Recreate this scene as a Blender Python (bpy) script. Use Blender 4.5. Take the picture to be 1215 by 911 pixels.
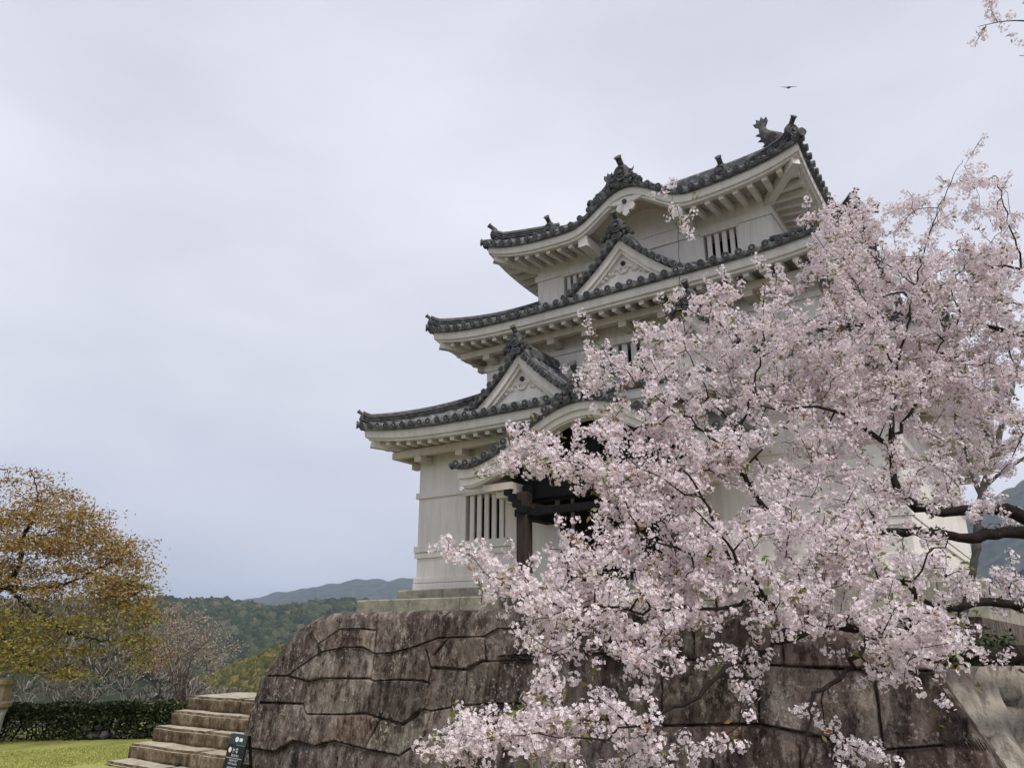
import bpy, math, random
import numpy as np
from mathutils import Vector, Matrix, noise
random.seed(7); rng = np.random.default_rng(7)
for o in list(bpy.data.objects): bpy.data.objects.remove(o)
R = math.radians; PI = math.pi
scn = bpy.context.scene
COL = scn.collection

# ------------------------------------------------------------------ camera
F_PX, PW, PH = 910.7, 1215.0, 911.0
PITCH, YAW = R(18.136), R(34.664)
EYE = 1.75
CAM = Vector((7.932, -21.516, EYE))
cd = bpy.data.cameras.new('camera'); cam = bpy.data.objects.new('camera', cd); COL.objects.link(cam)
cam.location = CAM; cam.rotation_euler = (R(90) + PITCH, 0, YAW)
cd.sensor_fit = 'HORIZONTAL'; cd.sensor_width = 36; cd.lens = 36 * F_PX / PW
cd.clip_start = 0.05; cd.clip_end = 30000
scn.camera = cam

# ------------------------------------------------------------------ light
SUN_EL, SUN_AZ = R(52), R(-24)          # azimuth measured from +X towards +Y
world = bpy.data.worlds.new('World'); scn.world = world; world.use_nodes = True
nt = world.node_tree; nt.nodes.clear()
def wn(t): return nt.nodes.new(t)
out = wn('ShaderNodeOutputWorld'); bg = wn('ShaderNodeBackground'); bg.inputs['Strength'].default_value = 0.085
sky = wn('ShaderNodeTexSky'); sky.sky_type = 'NISHITA'; sky.sun_disc = False
sky.sun_elevation = SUN_EL; sky.sun_rotation = R(90) - SUN_AZ
tc = wn('ShaderNodeTexCoord'); mp = wn('ShaderNodeMapping'); mp.inputs['Scale'].default_value = (1.0, 1.0, 2.6)
mp.inputs['Rotation'].default_value = (0, R(18), R(20))
nz = wn('ShaderNodeTexNoise'); nz.inputs['Scale'].default_value = 1.5; nz.inputs['Detail'].default_value = 5; nz.inputs['Roughness'].default_value = .5
cr = wn('ShaderNodeValToRGB')
CLOUD_D, CLOUD_L = (4.02, 4.12, 4.72), (5.6, 5.66, 6.15)
cr.color_ramp.elements[0].position = .32; cr.color_ramp.elements[0].color = (*[c/10 for c in CLOUD_D], 1)
cr.color_ramp.elements[1].position = .70; cr.color_ramp.elements[1].color = (*[c/10 for c in CLOUD_L], 1)
sc = wn('ShaderNodeVectorMath'); sc.operation = 'SCALE'; sc.inputs['Scale'].default_value = 10
# overcast: brighter towards the zenith
sx = wn('ShaderNodeSeparateXYZ'); mr = wn('ShaderNodeMapRange'); mr.inputs['From Min'].default_value = 0; mr.inputs['From Max'].default_value = .62
mr.inputs['To Min'].default_value = 1.07; mr.inputs['To Max'].default_value = 1.10
sc2 = wn('ShaderNodeVectorMath'); sc2.operation = 'SCALE'
mx = wn('ShaderNodeMixRGB'); mx.inputs['Fac'].default_value = .93
L = nt.links.new
L(tc.outputs['Generated'], mp.inputs['Vector']); L(mp.outputs[0], nz.inputs['Vector']); L(nz.outputs['Fac'], cr.inputs['Fac'])
L(cr.outputs['Color'], sc.inputs[0]); L(tc.outputs['Generated'], sx.inputs[0]); L(sx.outputs['Z'], mr.inputs['Value'])
L(sc.outputs[0], sc2.inputs[0]); L(mr.outputs[0], sc2.inputs['Scale'])
L(sky.outputs['Color'], mx.inputs['Color1']); L(sc2.outputs[0], mx.inputs['Color2'])
L(mx.outputs['Color'], bg.inputs['Color']); L(bg.outputs[0], out.inputs['Surface'])
sl = bpy.data.lights.new('sun', 'SUN'); sl.energy = 1.5; sl.angle = R(11); sl.color = (1, .955, .89)
sun = bpy.data.objects.new('sun', sl); COL.objects.link(sun); sun.location = (20, 5, 40)
sd = Vector((math.cos(SUN_EL)*math.cos(SUN_AZ), math.cos(SUN_EL)*math.sin(SUN_AZ), math.sin(SUN_EL)))
sun.rotation_euler = (-sd).to_track_quat('-Z', 'Y').to_euler()
scn.view_settings.view_transform = 'Standard'; scn.view_settings.look = 'None'
scn.view_settings.exposure = 0.86; scn.view_settings.gamma = 1
try: scn.view_settings.use_curve_mapping = False
except Exception: pass

# ------------------------------------------------------------------ helpers
cY, sY, cP, sP = math.cos(YAW), math.sin(YAW), math.cos(PITCH), math.sin(PITCH)
def at(px, py, d):
    """world point seen at photo pixel (px,py), d metres ahead of the camera along its level heading"""
    dx = (px - PW/2)/F_PX; dz = -(py - PH/2)/F_PX
    y = cP - dz*sP; z = sP + dz*cP
    k = d / y
    return Vector((CAM.x + (dx*cY - y*sY)*k, CAM.y + (dx*sY + y*cY)*k, CAM.z + z*k))
def on_b(px, py, b):
    p = at(px, py, 1) - CAM
    return CAM + p * ((b - CAM.y)/p.y)

def tag(o, label=None, cat=None, group=None, kind=None):
    if label: o['label'] = label
    if cat: o['category'] = cat
    if group: o['group'] = group
    if kind: o['kind'] = kind
    return o
def empty(name, loc, label, cat, group=None, rz=0):
    o = bpy.data.objects.new(name, None); COL.objects.link(o); o.location = loc; o.rotation_euler.z = rz
    o.empty_display_size = .3
    return tag(o, label, cat, group)

class MB:
    """collects verts and faces"""
    def __init__(s): s.v = []; s.f = []; s.m = []; s.mi = 0
    def add(s, vs, fs):
        n = len(s.v); s.v.extend([tuple(p) for p in vs]); s.f.extend([tuple(i+n for i in f) for f in fs]); s.m.extend([s.mi]*len(fs))
    def box(s, x0, x1, y0, y1, z0, z1):
        s.add([(x0,y0,z0),(x1,y0,z0),(x1,y1,z0),(x0,y1,z0),(x0,y0,z1),(x1,y0,z1),(x1,y1,z1),(x0,y1,z1)],
              [(0,3,2,1),(4,5,6,7),(0,1,5,4),(1,2,6,5),(2,3,7,6),(3,0,4,7)])
    def bevbox(s, x0, x1, y0, y1, z0, z1, b=.02):
        """box with chamfered top and vertical edges"""
        c = [(x0+b,y0),(x1-b,y0),(x1,y0+b),(x1,y1-b),(x1-b,y1),(x0+b,y1),(x0,y1-b),(x0,y0+b)]
        def ins(p): return (min(max(p[0],x0+b),x1-b), min(max(p[1],y0+b),y1-b))
        vs = [(x,y,z0) for x,y in c]+[(x,y,z1-b) for x,y in c]+[(*ins(p),z1) for p in c]
        fs = [(i,(i+1)%8,8+(i+1)%8,8+i) for i in range(8)]+[(8+i,8+(i+1)%8,16+(i+1)%8,16+i) for i in range(8)]
        fs += [tuple(range(16,24)), tuple(reversed(range(8)))]
        s.add(vs, fs)
    def beam(s, a, b, w, h, up=Vector((0,0,1))):
        a = Vector(a); b = Vector(b); d = (b-a).normalized(); r = d.cross(up).normalized(); u = r.cross(d)
        vs = [p + r*(w/2*i) + u*(h/2*j) for p in (a,b) for i,j in ((-1,-1),(1,-1),(1,1),(-1,1))]
        s.add(vs, [(0,1,2,3),(7,6,5,4),(0,4,5,1),(1,5,6,2),(2,6,7,3),(3,7,4,0)])
    def tube(s, pts, rad, n=8, cap=True):
        pts = [Vector(p) for p in pts]
        if not hasattr(rad, '__len__'): rad = [rad]*len(pts)
        rings = []; prev = None; base = len(s.v); vs = []
        for i, p in enumerate(pts):
            d = (pts[min(i+1,len(pts)-1)] - pts[max(i-1,0)])
            d = d.normalized() if d.length > 1e-9 else Vector((0,0,1))
            if prev is None:
                prev = d.orthogonal().normalized()
            r = (prev - d*prev.dot(d))
            r = r.normalized() if r.length > 1e-6 else d.orthogonal().normalized()
            prev = r; q = d.cross(r)
            for k in range(n):
                a = 2*PI*k/n; vs.append(p + (r*math.cos(a) + q*math.sin(a))*rad[i])
        fs = []
        for i in range(len(pts)-1):
            for k in range(n):
                fs.append((i*n+k, i*n+(k+1)%n, (i+1)*n+(k+1)%n, (i+1)*n+k))
        if cap: fs += [tuple(reversed(range(n))), tuple(range((len(pts)-1)*n, len(pts)*n))]
        s.add(vs, fs)
    def disc(s, c, nrm, r, th, n=14):
        c = Vector(c); nrm = Vector(nrm).normalized(); s.tube([c, c+nrm*th], r, n)
    def half_tube(s, pts, r, up, n=5):
        """open half round tile row along pts"""
        vs = []
        for i, p in enumerate(pts):
            p = Vector(p); d = (Vector(pts[min(i+1,len(pts)-1)])-Vector(pts[max(i-1,0)])).normalized()
            side = d.cross(Vector(up)).normalized(); u = side.cross(d)
            for k in range(n+1):
                a = PI*k/n; vs.append(p + side*math.cos(a)*r + u*math.sin(a)*r)
        m = n+1
        s.add(vs, [(i*m+k, i*m+k+1, (i+1)*m+k+1, (i+1)*m+k) for i in range(len(pts)-1) for k in range(n)])
    def sweep(s, path, prof, closed=True, cap=True):
        """path: list of (origin, xaxis, yaxis); prof: list of (x,y)"""
        vs = []; n = len(prof)
        for o, ax, ay in path:
            for x, y in prof: vs.append(Vector(o)+Vector(ax)*x+Vector(ay)*y)
        fs = []
        for i in range(len(path)-1):
            for k in range(n if closed else n-1):
                fs.append((i*n+k, i*n+(k+1)%n, (i+1)*n+(k+1)%n, (i+1)*n+k))
        if cap and closed: fs += [tuple(reversed(range(n))), tuple(range((len(path)-1)*n, len(path)*n))]
        s.add(vs, fs)
    def xform(s, M, start=0):
        for i in range(start, len(s.v)): s.v[i] = tuple(M @ Vector(s.v[i]))
    def build(s, name, mats, parent=None, smooth=False, loc=None):
        me = bpy.data.meshes.new(name); me.from_pydata([tuple(p) for p in s.v], [], s.f)
        if not isinstance(mats, (list, tuple)): mats = [mats]
        for m in mats: me.materials.append(m)
        if len(mats) > 1: me.polygons.foreach_set('material_index', s.m)
        if smooth: me.polygons.foreach_set('use_smooth', [True]*len(me.polygons))
        me.update()
        o = bpy.data.objects.new(name, me); COL.objects.link(o)
        if parent: o.parent = parent
        if loc is not None: o.location = loc
        return o
def np_mesh(name, V, Fq, mats, mi=None, parent=None, smooth=False):
    """fast mesh from arrays; Fq (n,3) or (n,4)"""
    me = bpy.data.meshes.new(name); V = np.asarray(V, np.float32); Fq = np.asarray(Fq, np.int32); k = Fq.shape[1]
    me.vertices.add(len(V)); me.vertices.foreach_set('co', V.ravel())
    me.loops.add(Fq.size); me.loops.foreach_set('vertex_index', Fq.ravel())
    me.polygons.add(len(Fq)); me.polygons.foreach_set('loop_start', np.arange(len(Fq), dtype=np.int32)*k)
    if not isinstance(mats, (list, tuple)): mats = [mats]
    for m in mats: me.materials.append(m)
    if mi is not None: me.polygons.foreach_set('material_index', np.asarray(mi, np.int32))
    me.polygons.foreach_set('use_smooth', np.full(len(Fq), smooth))
    me.update(calc_edges=True)
    o = bpy.data.objects.new(name, me); COL.objects.link(o)
    if parent: o.parent = parent
    return o

# ------------------------------------------------------------------ materials
def new_mat(name):
    m = bpy.data.materials.new(name); m.use_nodes = True; t = m.node_tree; t.nodes.clear()
    o = t.nodes.new('ShaderNodeOutputMaterial'); b = t.nodes.new('ShaderNodeBsdfPrincipled'); t.links.new(b.outputs[0], o.inputs['Surface'])
    return m, t, b
def nd(t, typ, **kw):
    n = t.nodes.new(typ)
    for k, v in kw.items():
        if k in n.inputs: n.inputs[k].default_value = v
        else: setattr(n, k, v)
    return n
def ramp(t, stops):
    r = t.nodes.new('ShaderNodeValToRGB'); e = r.color_ramp.elements
    while len(e) < len(stops): e.new(.5)
    for x, (p, c) in zip(e, stops): x.position = p; x.color = (*c, 1) if len(c) == 3 else c
    return r
def noise_col(t, stops, scale=4, detail=6, rough=.6, stretch=(1,1,1), coord='Object', distortion=0.):
    tc = t.nodes.new('ShaderNodeTexCoord'); mp = nd(t, 'ShaderNodeMapping'); mp.inputs['Scale'].default_value = stretch
    t.links.new(tc.outputs[coord], mp.inputs['Vector'])
    n = nd(t, 'ShaderNodeTexNoise', Scale=scale, Detail=detail, Roughness=rough, Distortion=distortion); t.links.new(mp.outputs[0], n.inputs['Vector'])
    r = ramp(t, stops); t.links.new(n.outputs['Fac'], r.inputs['Fac'])
    return r.outputs['Color'], n.outputs['Fac']
def mixc(t, fac, a, b, mode='MIX'):
    m = t.nodes.new('ShaderNodeMixRGB'); m.blend_type = mode
    for i, x in zip(('Fac','Color1','Color2'), (fac, a, b)):
        if isinstance(x, (int, float)): m.inputs[i].default_value = x
        elif isinstance(x, tuple): m.inputs[i].default_value = (*x, 1) if len(x) == 3 else x
        else: t.links.new(x, m.inputs[i])
    return m.outputs['Color']
def bump(t, b, h, strength=.3, dist=.02):
    n = nd(t, 'ShaderNodeBump', Strength=strength, Distance=dist); t.links.new(h, n.inputs['Height']); t.links.new(n.outputs[0], b.inputs['Normal'])
def mat_noise(name, stops, scale=4, rough=.8, bs=.2, bd=.01, stretch=(1,1,1), detail=6, coord='Object', nrough=.6):
    m, t, b = new_mat(name); c, f = noise_col(t, stops, scale, detail, nrough, stretch, coord)
    t.links.new(c, b.inputs['Base Color']); b.inputs['Roughness'].default_value = rough
    b.inputs['Specular IOR Level'].default_value = .25
    if bs: bump(t, b, f, bs, bd)
    return m
def mat_island(name, stops, rough=.6, trans=0., spec=.2, mottle=0.):
    """leaf / petal colour that varies from piece to piece"""
    m, t, b = new_mat(name); g = t.nodes.new('ShaderNodeNewGeometry'); r = ramp(t, stops)
    t.links.new(g.outputs['Random Per Island'], r.inputs['Fac']); t.links.new(r.outputs['Color'], b.inputs['Base Color'])
    b.inputs['Roughness'].default_value = rough; b.inputs['Specular IOR Level'].default_value = spec
    if mottle:
        c, f = noise_col(t, [(.36,(.35,.37,.35)),(.62,(1.,1.,1.))], mottle, 6, .75); cc = mixc(t, .9, r.outputs['Color'], c, 'MULTIPLY'); t.links.new(cc, b.inputs['Base Color']); bump(t, b, f, 1., 1/mottle)
    if trans:
        tr = t.nodes.new('ShaderNodeBsdfTranslucent'); t.links.new(r.outputs['Color'], tr.inputs['Color'])
        mx = nd(t, 'ShaderNodeMixShader', Fac=trans); t.links.new(b.outputs[0], mx.inputs[1]); t.links.new(tr.outputs[0], mx.inputs[2])
        o = [n for n in t.nodes if n.type == 'OUTPUT_MATERIAL'][0]; t.links.new(mx.outputs[0], o.inputs['Surface'])
    return m

def plaster(name, base, dirt=.5):
    m, t, b = new_mat(name)
    c, f = noise_col(t, [(.3, tuple(x*.93 for x in base)), (.6, base)], 1.3, 6, .6)
    c2, f2 = noise_col(t, [(.46, (1,1,1)), (.74, (.76,.735,.70))], 2.2, 7, .7, (2.4,2.4,.22))
    col = mixc(t, dirt, c, c2, 'MULTIPLY'); t.links.new(col, b.inputs['Base Color'])
    b.inputs['Roughness'].default_value = .85; b.inputs['Specular IOR Level'].default_value = .15
    c3, f3 = noise_col(t, [(0,(0,0,0)),(1,(1,1,1))], 18, 4); bump(t, b, f3, .12, .01)
    return m
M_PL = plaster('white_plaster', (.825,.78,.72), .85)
M_PL2 = plaster('eave_shade_plaster', (.68,.605,.505), .8)  # plaster copy with under-eave shade and warm bounce light painted in
M_TILE = mat_noise('grey_roof_tile', [(.25,(.045,.046,.048)),(.5,(.12,.12,.123)),(.72,(.34,.338,.33))], 5, .55, .3, .01, (1,1,1), 8)
M_TILE_D = mat_noise('dark_tile_end', [(.3,(.022,.022,.024)),(.7,(.075,.075,.078))], 9, .5, .3, .006)
M_ORN = mat_noise('weathered_ornament_tile', [(.3,(.035,.035,.037)),(.55,(.10,.10,.10)),(.75,(.24,.23,.22))], 9, .7, .4, .01)
M_WOOD = mat_noise('dark_weathered_timber', [(.3,(.020,.014,.011)),(.7,(.062,.045,.035))], 3, .8, .4, .01, (6,6,.6))
M_BLACK = mat_noise('shade_black_timber', [(.3,(.005,.0045,.004)),(.7,(.013,.011,.010))], 3, .8, .3, .01, (4,4,1))  # dark timber taken near black to paint in the porch's shade
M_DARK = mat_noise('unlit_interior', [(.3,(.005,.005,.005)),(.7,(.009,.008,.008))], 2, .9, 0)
M_PLINTH = mat_noise('plinth_stone', [(.28,(.14,.135,.105)),(.5,(.32,.30,.235)),(.72,(.46,.43,.34))], 3.2, .9, .5, .02, (1,1,1), 8, nrough=.7)

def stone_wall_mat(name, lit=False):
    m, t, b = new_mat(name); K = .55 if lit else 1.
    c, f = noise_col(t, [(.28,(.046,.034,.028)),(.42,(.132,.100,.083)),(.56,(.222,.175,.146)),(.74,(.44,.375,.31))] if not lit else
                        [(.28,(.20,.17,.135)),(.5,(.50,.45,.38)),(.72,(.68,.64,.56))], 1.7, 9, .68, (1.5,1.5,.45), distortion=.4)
    # dark algae streaks running down the face
    c2, f2 = noise_col(t, [(.42,(.33,.30,.30)),(.62,(1,1,1))], 1.25, 7, .65, (3.4,3.4,.34), distortion=.25)
    col = mixc(t, .85*K, c, c2, 'MULTIPLY')
    # pale mineral runs down the face
    c6, f6 = noise_col(t, [(.56,(0,0,0)),(.72,(.7,.7,.7))], 1.9, 8, .7, (3.6,3.6,.22), distortion=.35)
    col = mixc(t, c6, col, (.33,.30,.265))
    # pale lichen spots of uneven size and outline
    tc = t.nodes.new('ShaderNodeTexCoord')
    nd0 = nd(t, 'ShaderNodeTexNoise', Scale=30., Detail=4.); t.links.new(tc.outputs['Object'], nd0.inputs['Vector'])
    vm = nd(t, 'ShaderNodeVectorMath', operation='MULTIPLY_ADD'); t.links.new(nd0.outputs['Color'], vm.inputs[0]); vm.inputs[1].default_value = (.07,.07,.07); t.links.new(tc.outputs['Object'], vm.inputs[2])
    v = nd(t, 'ShaderNodeTexVoronoi', Scale=24.); t.links.new(vm.outputs[0], v.inputs['Vector'])
    n2 = nd(t, 'ShaderNodeTexNoise', Scale=2.6, Detail=7., Roughness=.65); t.links.new(tc.outputs['Object'], n2.inputs['Vector'])
    mr2 = nd(t, 'ShaderNodeMapRange'); mr2.inputs['From Min'].default_value = .40; mr2.inputs['From Max'].default_value = .66; mr2.inputs['To Min'].default_value = -.05; mr2.inputs['To Max'].default_value = .50
    t.links.new(n2.outputs['Fac'], mr2.inputs['Value'])
    sub = nd(t, 'ShaderNodeMath', operation='SUBTRACT'); t.links.new(mr2.outputs[0], sub.inputs[0]); t.links.new(v.outputs['Distance'], sub.inputs[1])
    r = ramp(t, [(.0,(0,0,0)),(.10,(.7,.7,.7))]); t.links.new(sub.outputs[0], r.inputs['Fac'])
    col = mixc(t, r.outputs['Color'], col, (.38,.35,.30))
    c4, f4 = noise_col(t, [(.535,(0,0,0)),(.60,(.85,.85,.85))], 11, 10, .80, (1,1,.62))
    col = mixc(t, c4, col, (.31,.275,.235))
    c7, f7 = noise_col(t, [(.43,(.26,.235,.235)),(.50,(1.1,1.1,1.1))], 9, 10, .8, (1,1,.5))
    col = mixc(t, .85*K, col, c7, 'MULTIPLY')
    t.links.new(col, b.inputs['Base Color']); b.inputs['Roughness'].default_value = .92; b.inputs['Specular IOR Level'].default_value = .15
    c5, f5 = noise_col(t, [(0,(0,0,0)),(1,(1,1,1))], 9, 9, .7, (1,1,.6)); bump(t, b, f5, 1., .05)
    if not lit:
        at_ = nd(t, 'ShaderNodeAttribute', attribute_name='block_tone'); fin = mixc(t, 1., col, at_.outputs['Color'], 'MULTIPLY'); t.links.new(fin, b.inputs['Base Color'])
    return m
M_STONE = stone_wall_mat('dark_lichen_stone'); M_STONE_L = stone_wall_mat('sunlit_split_stone', True)  # second is the lit copy: sunlight put into a paler stone colour
def step_mat():
    m, t, b = new_mat('worn_step_stone')
    c, f = noise_col(t, [(.28,(.042,.031,.023)),(.48,(.155,.116,.076)),(.72,(.40,.335,.235))], 5.0, 9, .72, (1,1,.8))
    c2, f2 = noise_col(t, [(.40,(.42,.38,.33)),(.58,(1,1,1))], 4, 8, .75, (1.6,1.6,.8))
    col = mixc(t, .9, c, c2, 'MULTIPLY')
    g = t.nodes.new('ShaderNodeNewGeometry'); sx = t.nodes.new('ShaderNodeSeparateXYZ'); t.links.new(g.outputs['True Normal'], sx.inputs[0])
    r = ramp(t, [(.5,(0,0,0)),(.9,(1,1,1))]); t.links.new(sx.outputs['Z'], r.inputs['Fac'])
    c3, f3 = noise_col(t, [(.3,(.30,.26,.19)),(.6,(.50,.45,.35))], 6, 6)     # sunlight on the treads painted as a lighter tone
    col = mixc(t, r.outputs['Color'], col, c3)
    t.links.new(col, b.inputs['Base Color']); b.inputs['Roughness'].default_value = .95; b.inputs['Specular IOR Level'].default_value = .1
    c5, f5 = noise_col(t, [(0,(0,0,0)),(1,(1,1,1))], 14, 8, .7); bump(t, b, f5, .7, .025)
    return m
M_STEP = step_mat()
def bark_mat(name, dark, pale, amt=.5):
    m, t, b = new_mat(name)
    c, f = noise_col(t, [(.35,dark),(.62,tuple(x*2.1 for x in dark)),(.62+.2*amt,pale)], 6, 8, .7)
    t.links.new(c, b.inputs['Base Color']); b.inputs['Roughness'].default_value = .95; b.inputs['Specular IOR Level'].default_value = .1
    c5, f5 = noise_col(t, [(0,(0,0,0)),(1,(1,1,1))], 30, 6, .7); bump(t, b, f5, .8, .02)
    return m
M_BARK = bark_mat('cherry_bark', (.018,.014,.012), (.12,.115,.09), .75)
M_BARK_G = bark_mat('lichen_grey_bark', (.085,.08,.07), (.34,.33,.28), .35)
M_PETAL = mat_island('cherry_petal', [(0,(.86,.71,.745)),(.3,(.91,.815,.835)),(.7,(.94,.885,.892)),(1,(.96,.935,.935))], .7, .34, .1)
M_HEART = mat_island('flower_heart', [(0,(.30,.05,.08)),(.5,(.45,.14,.15)),(1,(.55,.30,.24))], .7, .2)
M_PEDI = mat_island('flower_stalk', [(0,(.16,.13,.05)),(1,(.25,.08,.06))], .7, .2)
M_LEAF = mat_island('young_cherry_leaf', [(0,(.10,.16,.025)),(.45,(.22,.27,.05)),(.75,(.30,.20,.06)),(1,(.30,.10,.05))], .5, .4)
M_BRONZE = mat_island('bronze_leaf', [(0,(.16,.085,.026)),(.35,(.34,.195,.06)),(.65,(.44,.285,.085)),(.85,(.35,.30,.10)),(1,(.68,.56,.44))], .6, .35)
M_OLIVE = mat_island('olive_leaf', [(0,(.12,.095,.022)),(.5,(.27,.205,.052)),(.85,(.36,.30,.075)),(1,(.30,.36,.08))], .6, .35)
M_HEDGE = mat_island('hedge_leaf', [(0,(.012,.020,.007)),(.6,(.040,.055,.018)),(.9,(.09,.11,.04)),(1,(.30,.30,.18))], .5, .15)
M_FADED = mat_island('faded_blossom', [(0,(.32,.20,.14)),(.6,(.46,.33,.27)),(1,(.66,.54,.49))], .8, .3)
M_GRASS = mat_island('lawn_blade', [(0,(.25,.29,.065)),(.5,(.41,.42,.12)),(1,(.55,.52,.21))], .7, .3)


# ------------------------------------------------------------------ terrain, lawn, haze
def phi_of(px): return math.atan((px - PW/2)/(F_PX/cP))
def dirw(phi):   # level unit direction, phi measured to the right of the camera heading
    return np.cos(YAW)*np.sin(phi) - np.sin(YAW)*np.cos(phi), np.sin(YAW)*np.sin(phi) + np.cos(YAW)*np.cos(phi)
def crest(pts, R0):
    ph = [phi_of(p[0]) for p in pts]; zz = [at(p[0], p[1], R0*math.cos(phi_of(p[0]))).z for p in pts]
    return lambda phi: np.interp(phi, ph, zz)
RIDGES = [
    (1150, 380, crest([(-900,738),(-300,722),(0,722),(150,728),(185,721),(250,720),(330,729),(385,726),(432,720),(470,728),(510,734),(620,728),(900,724),(1100,707),(1215,695),(1400,700),(2200,730)], 1150)),
    (3800, 1100, crest([(-900,738),(100,738),(200,730),(290,713),(335,702),(360,700),(400,692),(440,688),(492,687),(560,683),(650,700),(850,722),(1100,715),(2200,725)], 3800)),
    (2400, 520, crest([(-900,760),(900,752),(1000,730),(1090,668),(1150,632),(1180,610),(1215,588),(1290,560),(1400,565),(1700,650),(2200,700)], 2400)),
    (170, 42, crest([(-900,800),(-100,776),(20,780),(90,784),(150,795),(185,818),(215,850),(260,885),(2200,880)], 170)),
    (330, 70, crest([(-900,850),(120,850),(190,838),(250,812),(330,781),(420,765),(520,775),(700,790),(1000,800),(1215,760),(1400,750),(2200,800)], 330)),
]
VALLEY = -62.
def terrain(phi, Rr, wob=True):
    x, y = dirw(phi); x = CAM.x + x*Rr; y = CAM.y + y*Rr
    rp = np.where(phi < -.30, 19.5, 48.0); rp = np.where(np.abs(phi) > .9, 30., rp)
    z = np.where(Rr < rp, -.35, -.35 + (VALLEY+.35)*(1-np.exp(-np.maximum(Rr-rp,0)/75.)))
    h = np.zeros_like(z)
    for R0, w, c in RIDGES:
        g = np.exp(-((Rr-R0)/w)**2); h = np.maximum(h, (c(phi)-VALLEY)*g)
    z = z + np.where(Rr > 90, h*np.clip((Rr-90)/60, 0, 1), 0)
    if wob:
        a = (np.sin(x*.021+1.3)*np.sin(y*.017+.4) + .6*np.sin(x*.047+y*.03) + .4*np.sin(x*.09-y*.11))
        z = z + np.clip((Rr-120)/300, 0, 1)*a*np.minimum(Rr*.004, 9)
    return z
ph = np.concatenate([np.linspace(-PI, R(-42), 40, endpoint=False), np.linspace(R(-42), R(42), 420, endpoint=False), np.linspace(R(42), PI, 41)])
rr = np.concatenate([[0.5], np.geomspace(3, 9000, 230)])
PHg, RRg = np.meshgrid(ph, rr, indexing='ij')
Zg = terrain(PHg, RRg); dxg, dyg = dirw(PHg)
V = np.stack([CAM.x+dxg*RRg, CAM.y+dyg*RRg, Zg], -1).reshape(-1, 3)
n0, n1 = PHg.shape
ii, jj = np.meshgrid(np.arange(n0-1), np.arange(n1-1), indexing='ij'); b0 = (ii*n1+jj).ravel()
Fq = np.stack([b0, b0+1, b0+n1+1, b0+n1], -1)[:, ::-1]
M_HILL = mat_noise('wooded_hillside', [(.36,(.012,.020,.014)),(.5,(.05,.058,.038)),(.64,(.12,.115,.08))], .03, .95, .6, 4., (1,1,1), 9, nrough=.75)
tag(np_mesh('hills', V, Fq, M_HILL, smooth=True), kind='structure')

# lawn sheet on the hilltop
ph2 = np.concatenate([np.linspace(-PI, R(-45), 40, endpoint=False), np.linspace(R(-45), R(45), 120, endpoint=False), np.linspace(R(45), PI, 41)])
M_LAWN = mat_noise('mown_lawn', [(.3,(.17,.195,.048)),(.5,(.335,.345,.095)),(.72,(.49,.46,.17))], 1.1, .95, .4, .02, (1,1,1), 10, nrough=.75)
t_ = M_LAWN.node_tree; b_ = [n for n in t_.nodes if n.type == 'BSDF_PRINCIPLED'][0]; src = b_.inputs['Base Color'].links[0].from_socket
cf, ff = noise_col(t_, [(.35,(.55,.58,.5)),(.6,(1.05,1.05,1.05))], 28, 8, .75); t_.links.new(mixc(t_, 1., src, cf, 'MULTIPLY'), b_.inputs['Base Color'])
vs, fs = [], []
rs2 = [0.3, 2, 4, 6, 8, 9, 10, 11, 12, 13, 14, 15, 17, 19.2]
for i, p in enumerate(ph2):
    for j, q in enumerate(rs2):
        lim = 1. if p < -.30 and p > -.9 else 1.9
        q = q*(lim if j > 6 else 1) ; dx, dy = dirw(p); x = CAM.x+dx*q; y = CAM.y+dy*q
        vs.append((x, y, .02*math.sin(x*.9)*math.sin(y*.7)))
m = len(rs2)
for i in range(len(ph2)-1):
    for j in range(m-1): fs.append((i*m+j, (i+1)*m+j, (i+1)*m+j+1, i*m+j+1))
fs = np.array(fs); vs = np.array(vs); fphi = np.repeat((ph2[:-1]+ph2[1:])/2, m-1); isl = (fphi < -.24) & (fphi > -1.5)
M_GRAV = mat_noise('gravel_ground', [(.3,(.13,.115,.095)),(.7,(.29,.26,.22))], 9, .95, .5, .01, (1,1,1), 8)
for nm_, sel_, mt_ in (('lawn', isl, M_LAWN), ('gravel_ground', ~isl, M_GRAV)):
    tag(np_mesh(nm_, vs, fs[sel_], mt_, smooth=True), kind='structure')

# grass blades on the part of the lawn in sight
n = 60000
gp = rng.uniform(R(-35), R(-20), n); gr = rng.uniform(8.2, 15.5, n); dx, dy = dirw(gp)
gx = CAM.x+dx*gr; gy = CAM.y+dy*gr
ok = gx < -3.95
gx, gy = gx[ok], gy[ok]; n = len(gx)
an = rng.uniform(0, 2*PI, n); w = rng.uniform(.006, .012, n); h = rng.uniform(.008, .026, n); le = rng.uniform(-.02, .02, (n, 2))
c, s = np.cos(an)*w, np.sin(an)*w; z0 = .02*np.sin(gx*.9)*np.sin(gy*.7)
V = np.stack([np.stack([gx-c, gy-s, z0], -1), np.stack([gx+c, gy+s, z0], -1), np.stack([gx+le[:,0], gy+le[:,1], z0+h], -1)], 1).reshape(-1, 3)
tag(np_mesh('grass', V, np.arange(3*n).reshape(-1, 3), M_GRASS), 'short yellow green grass covering the lawn by the stairs', 'grass', kind='stuff')

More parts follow.
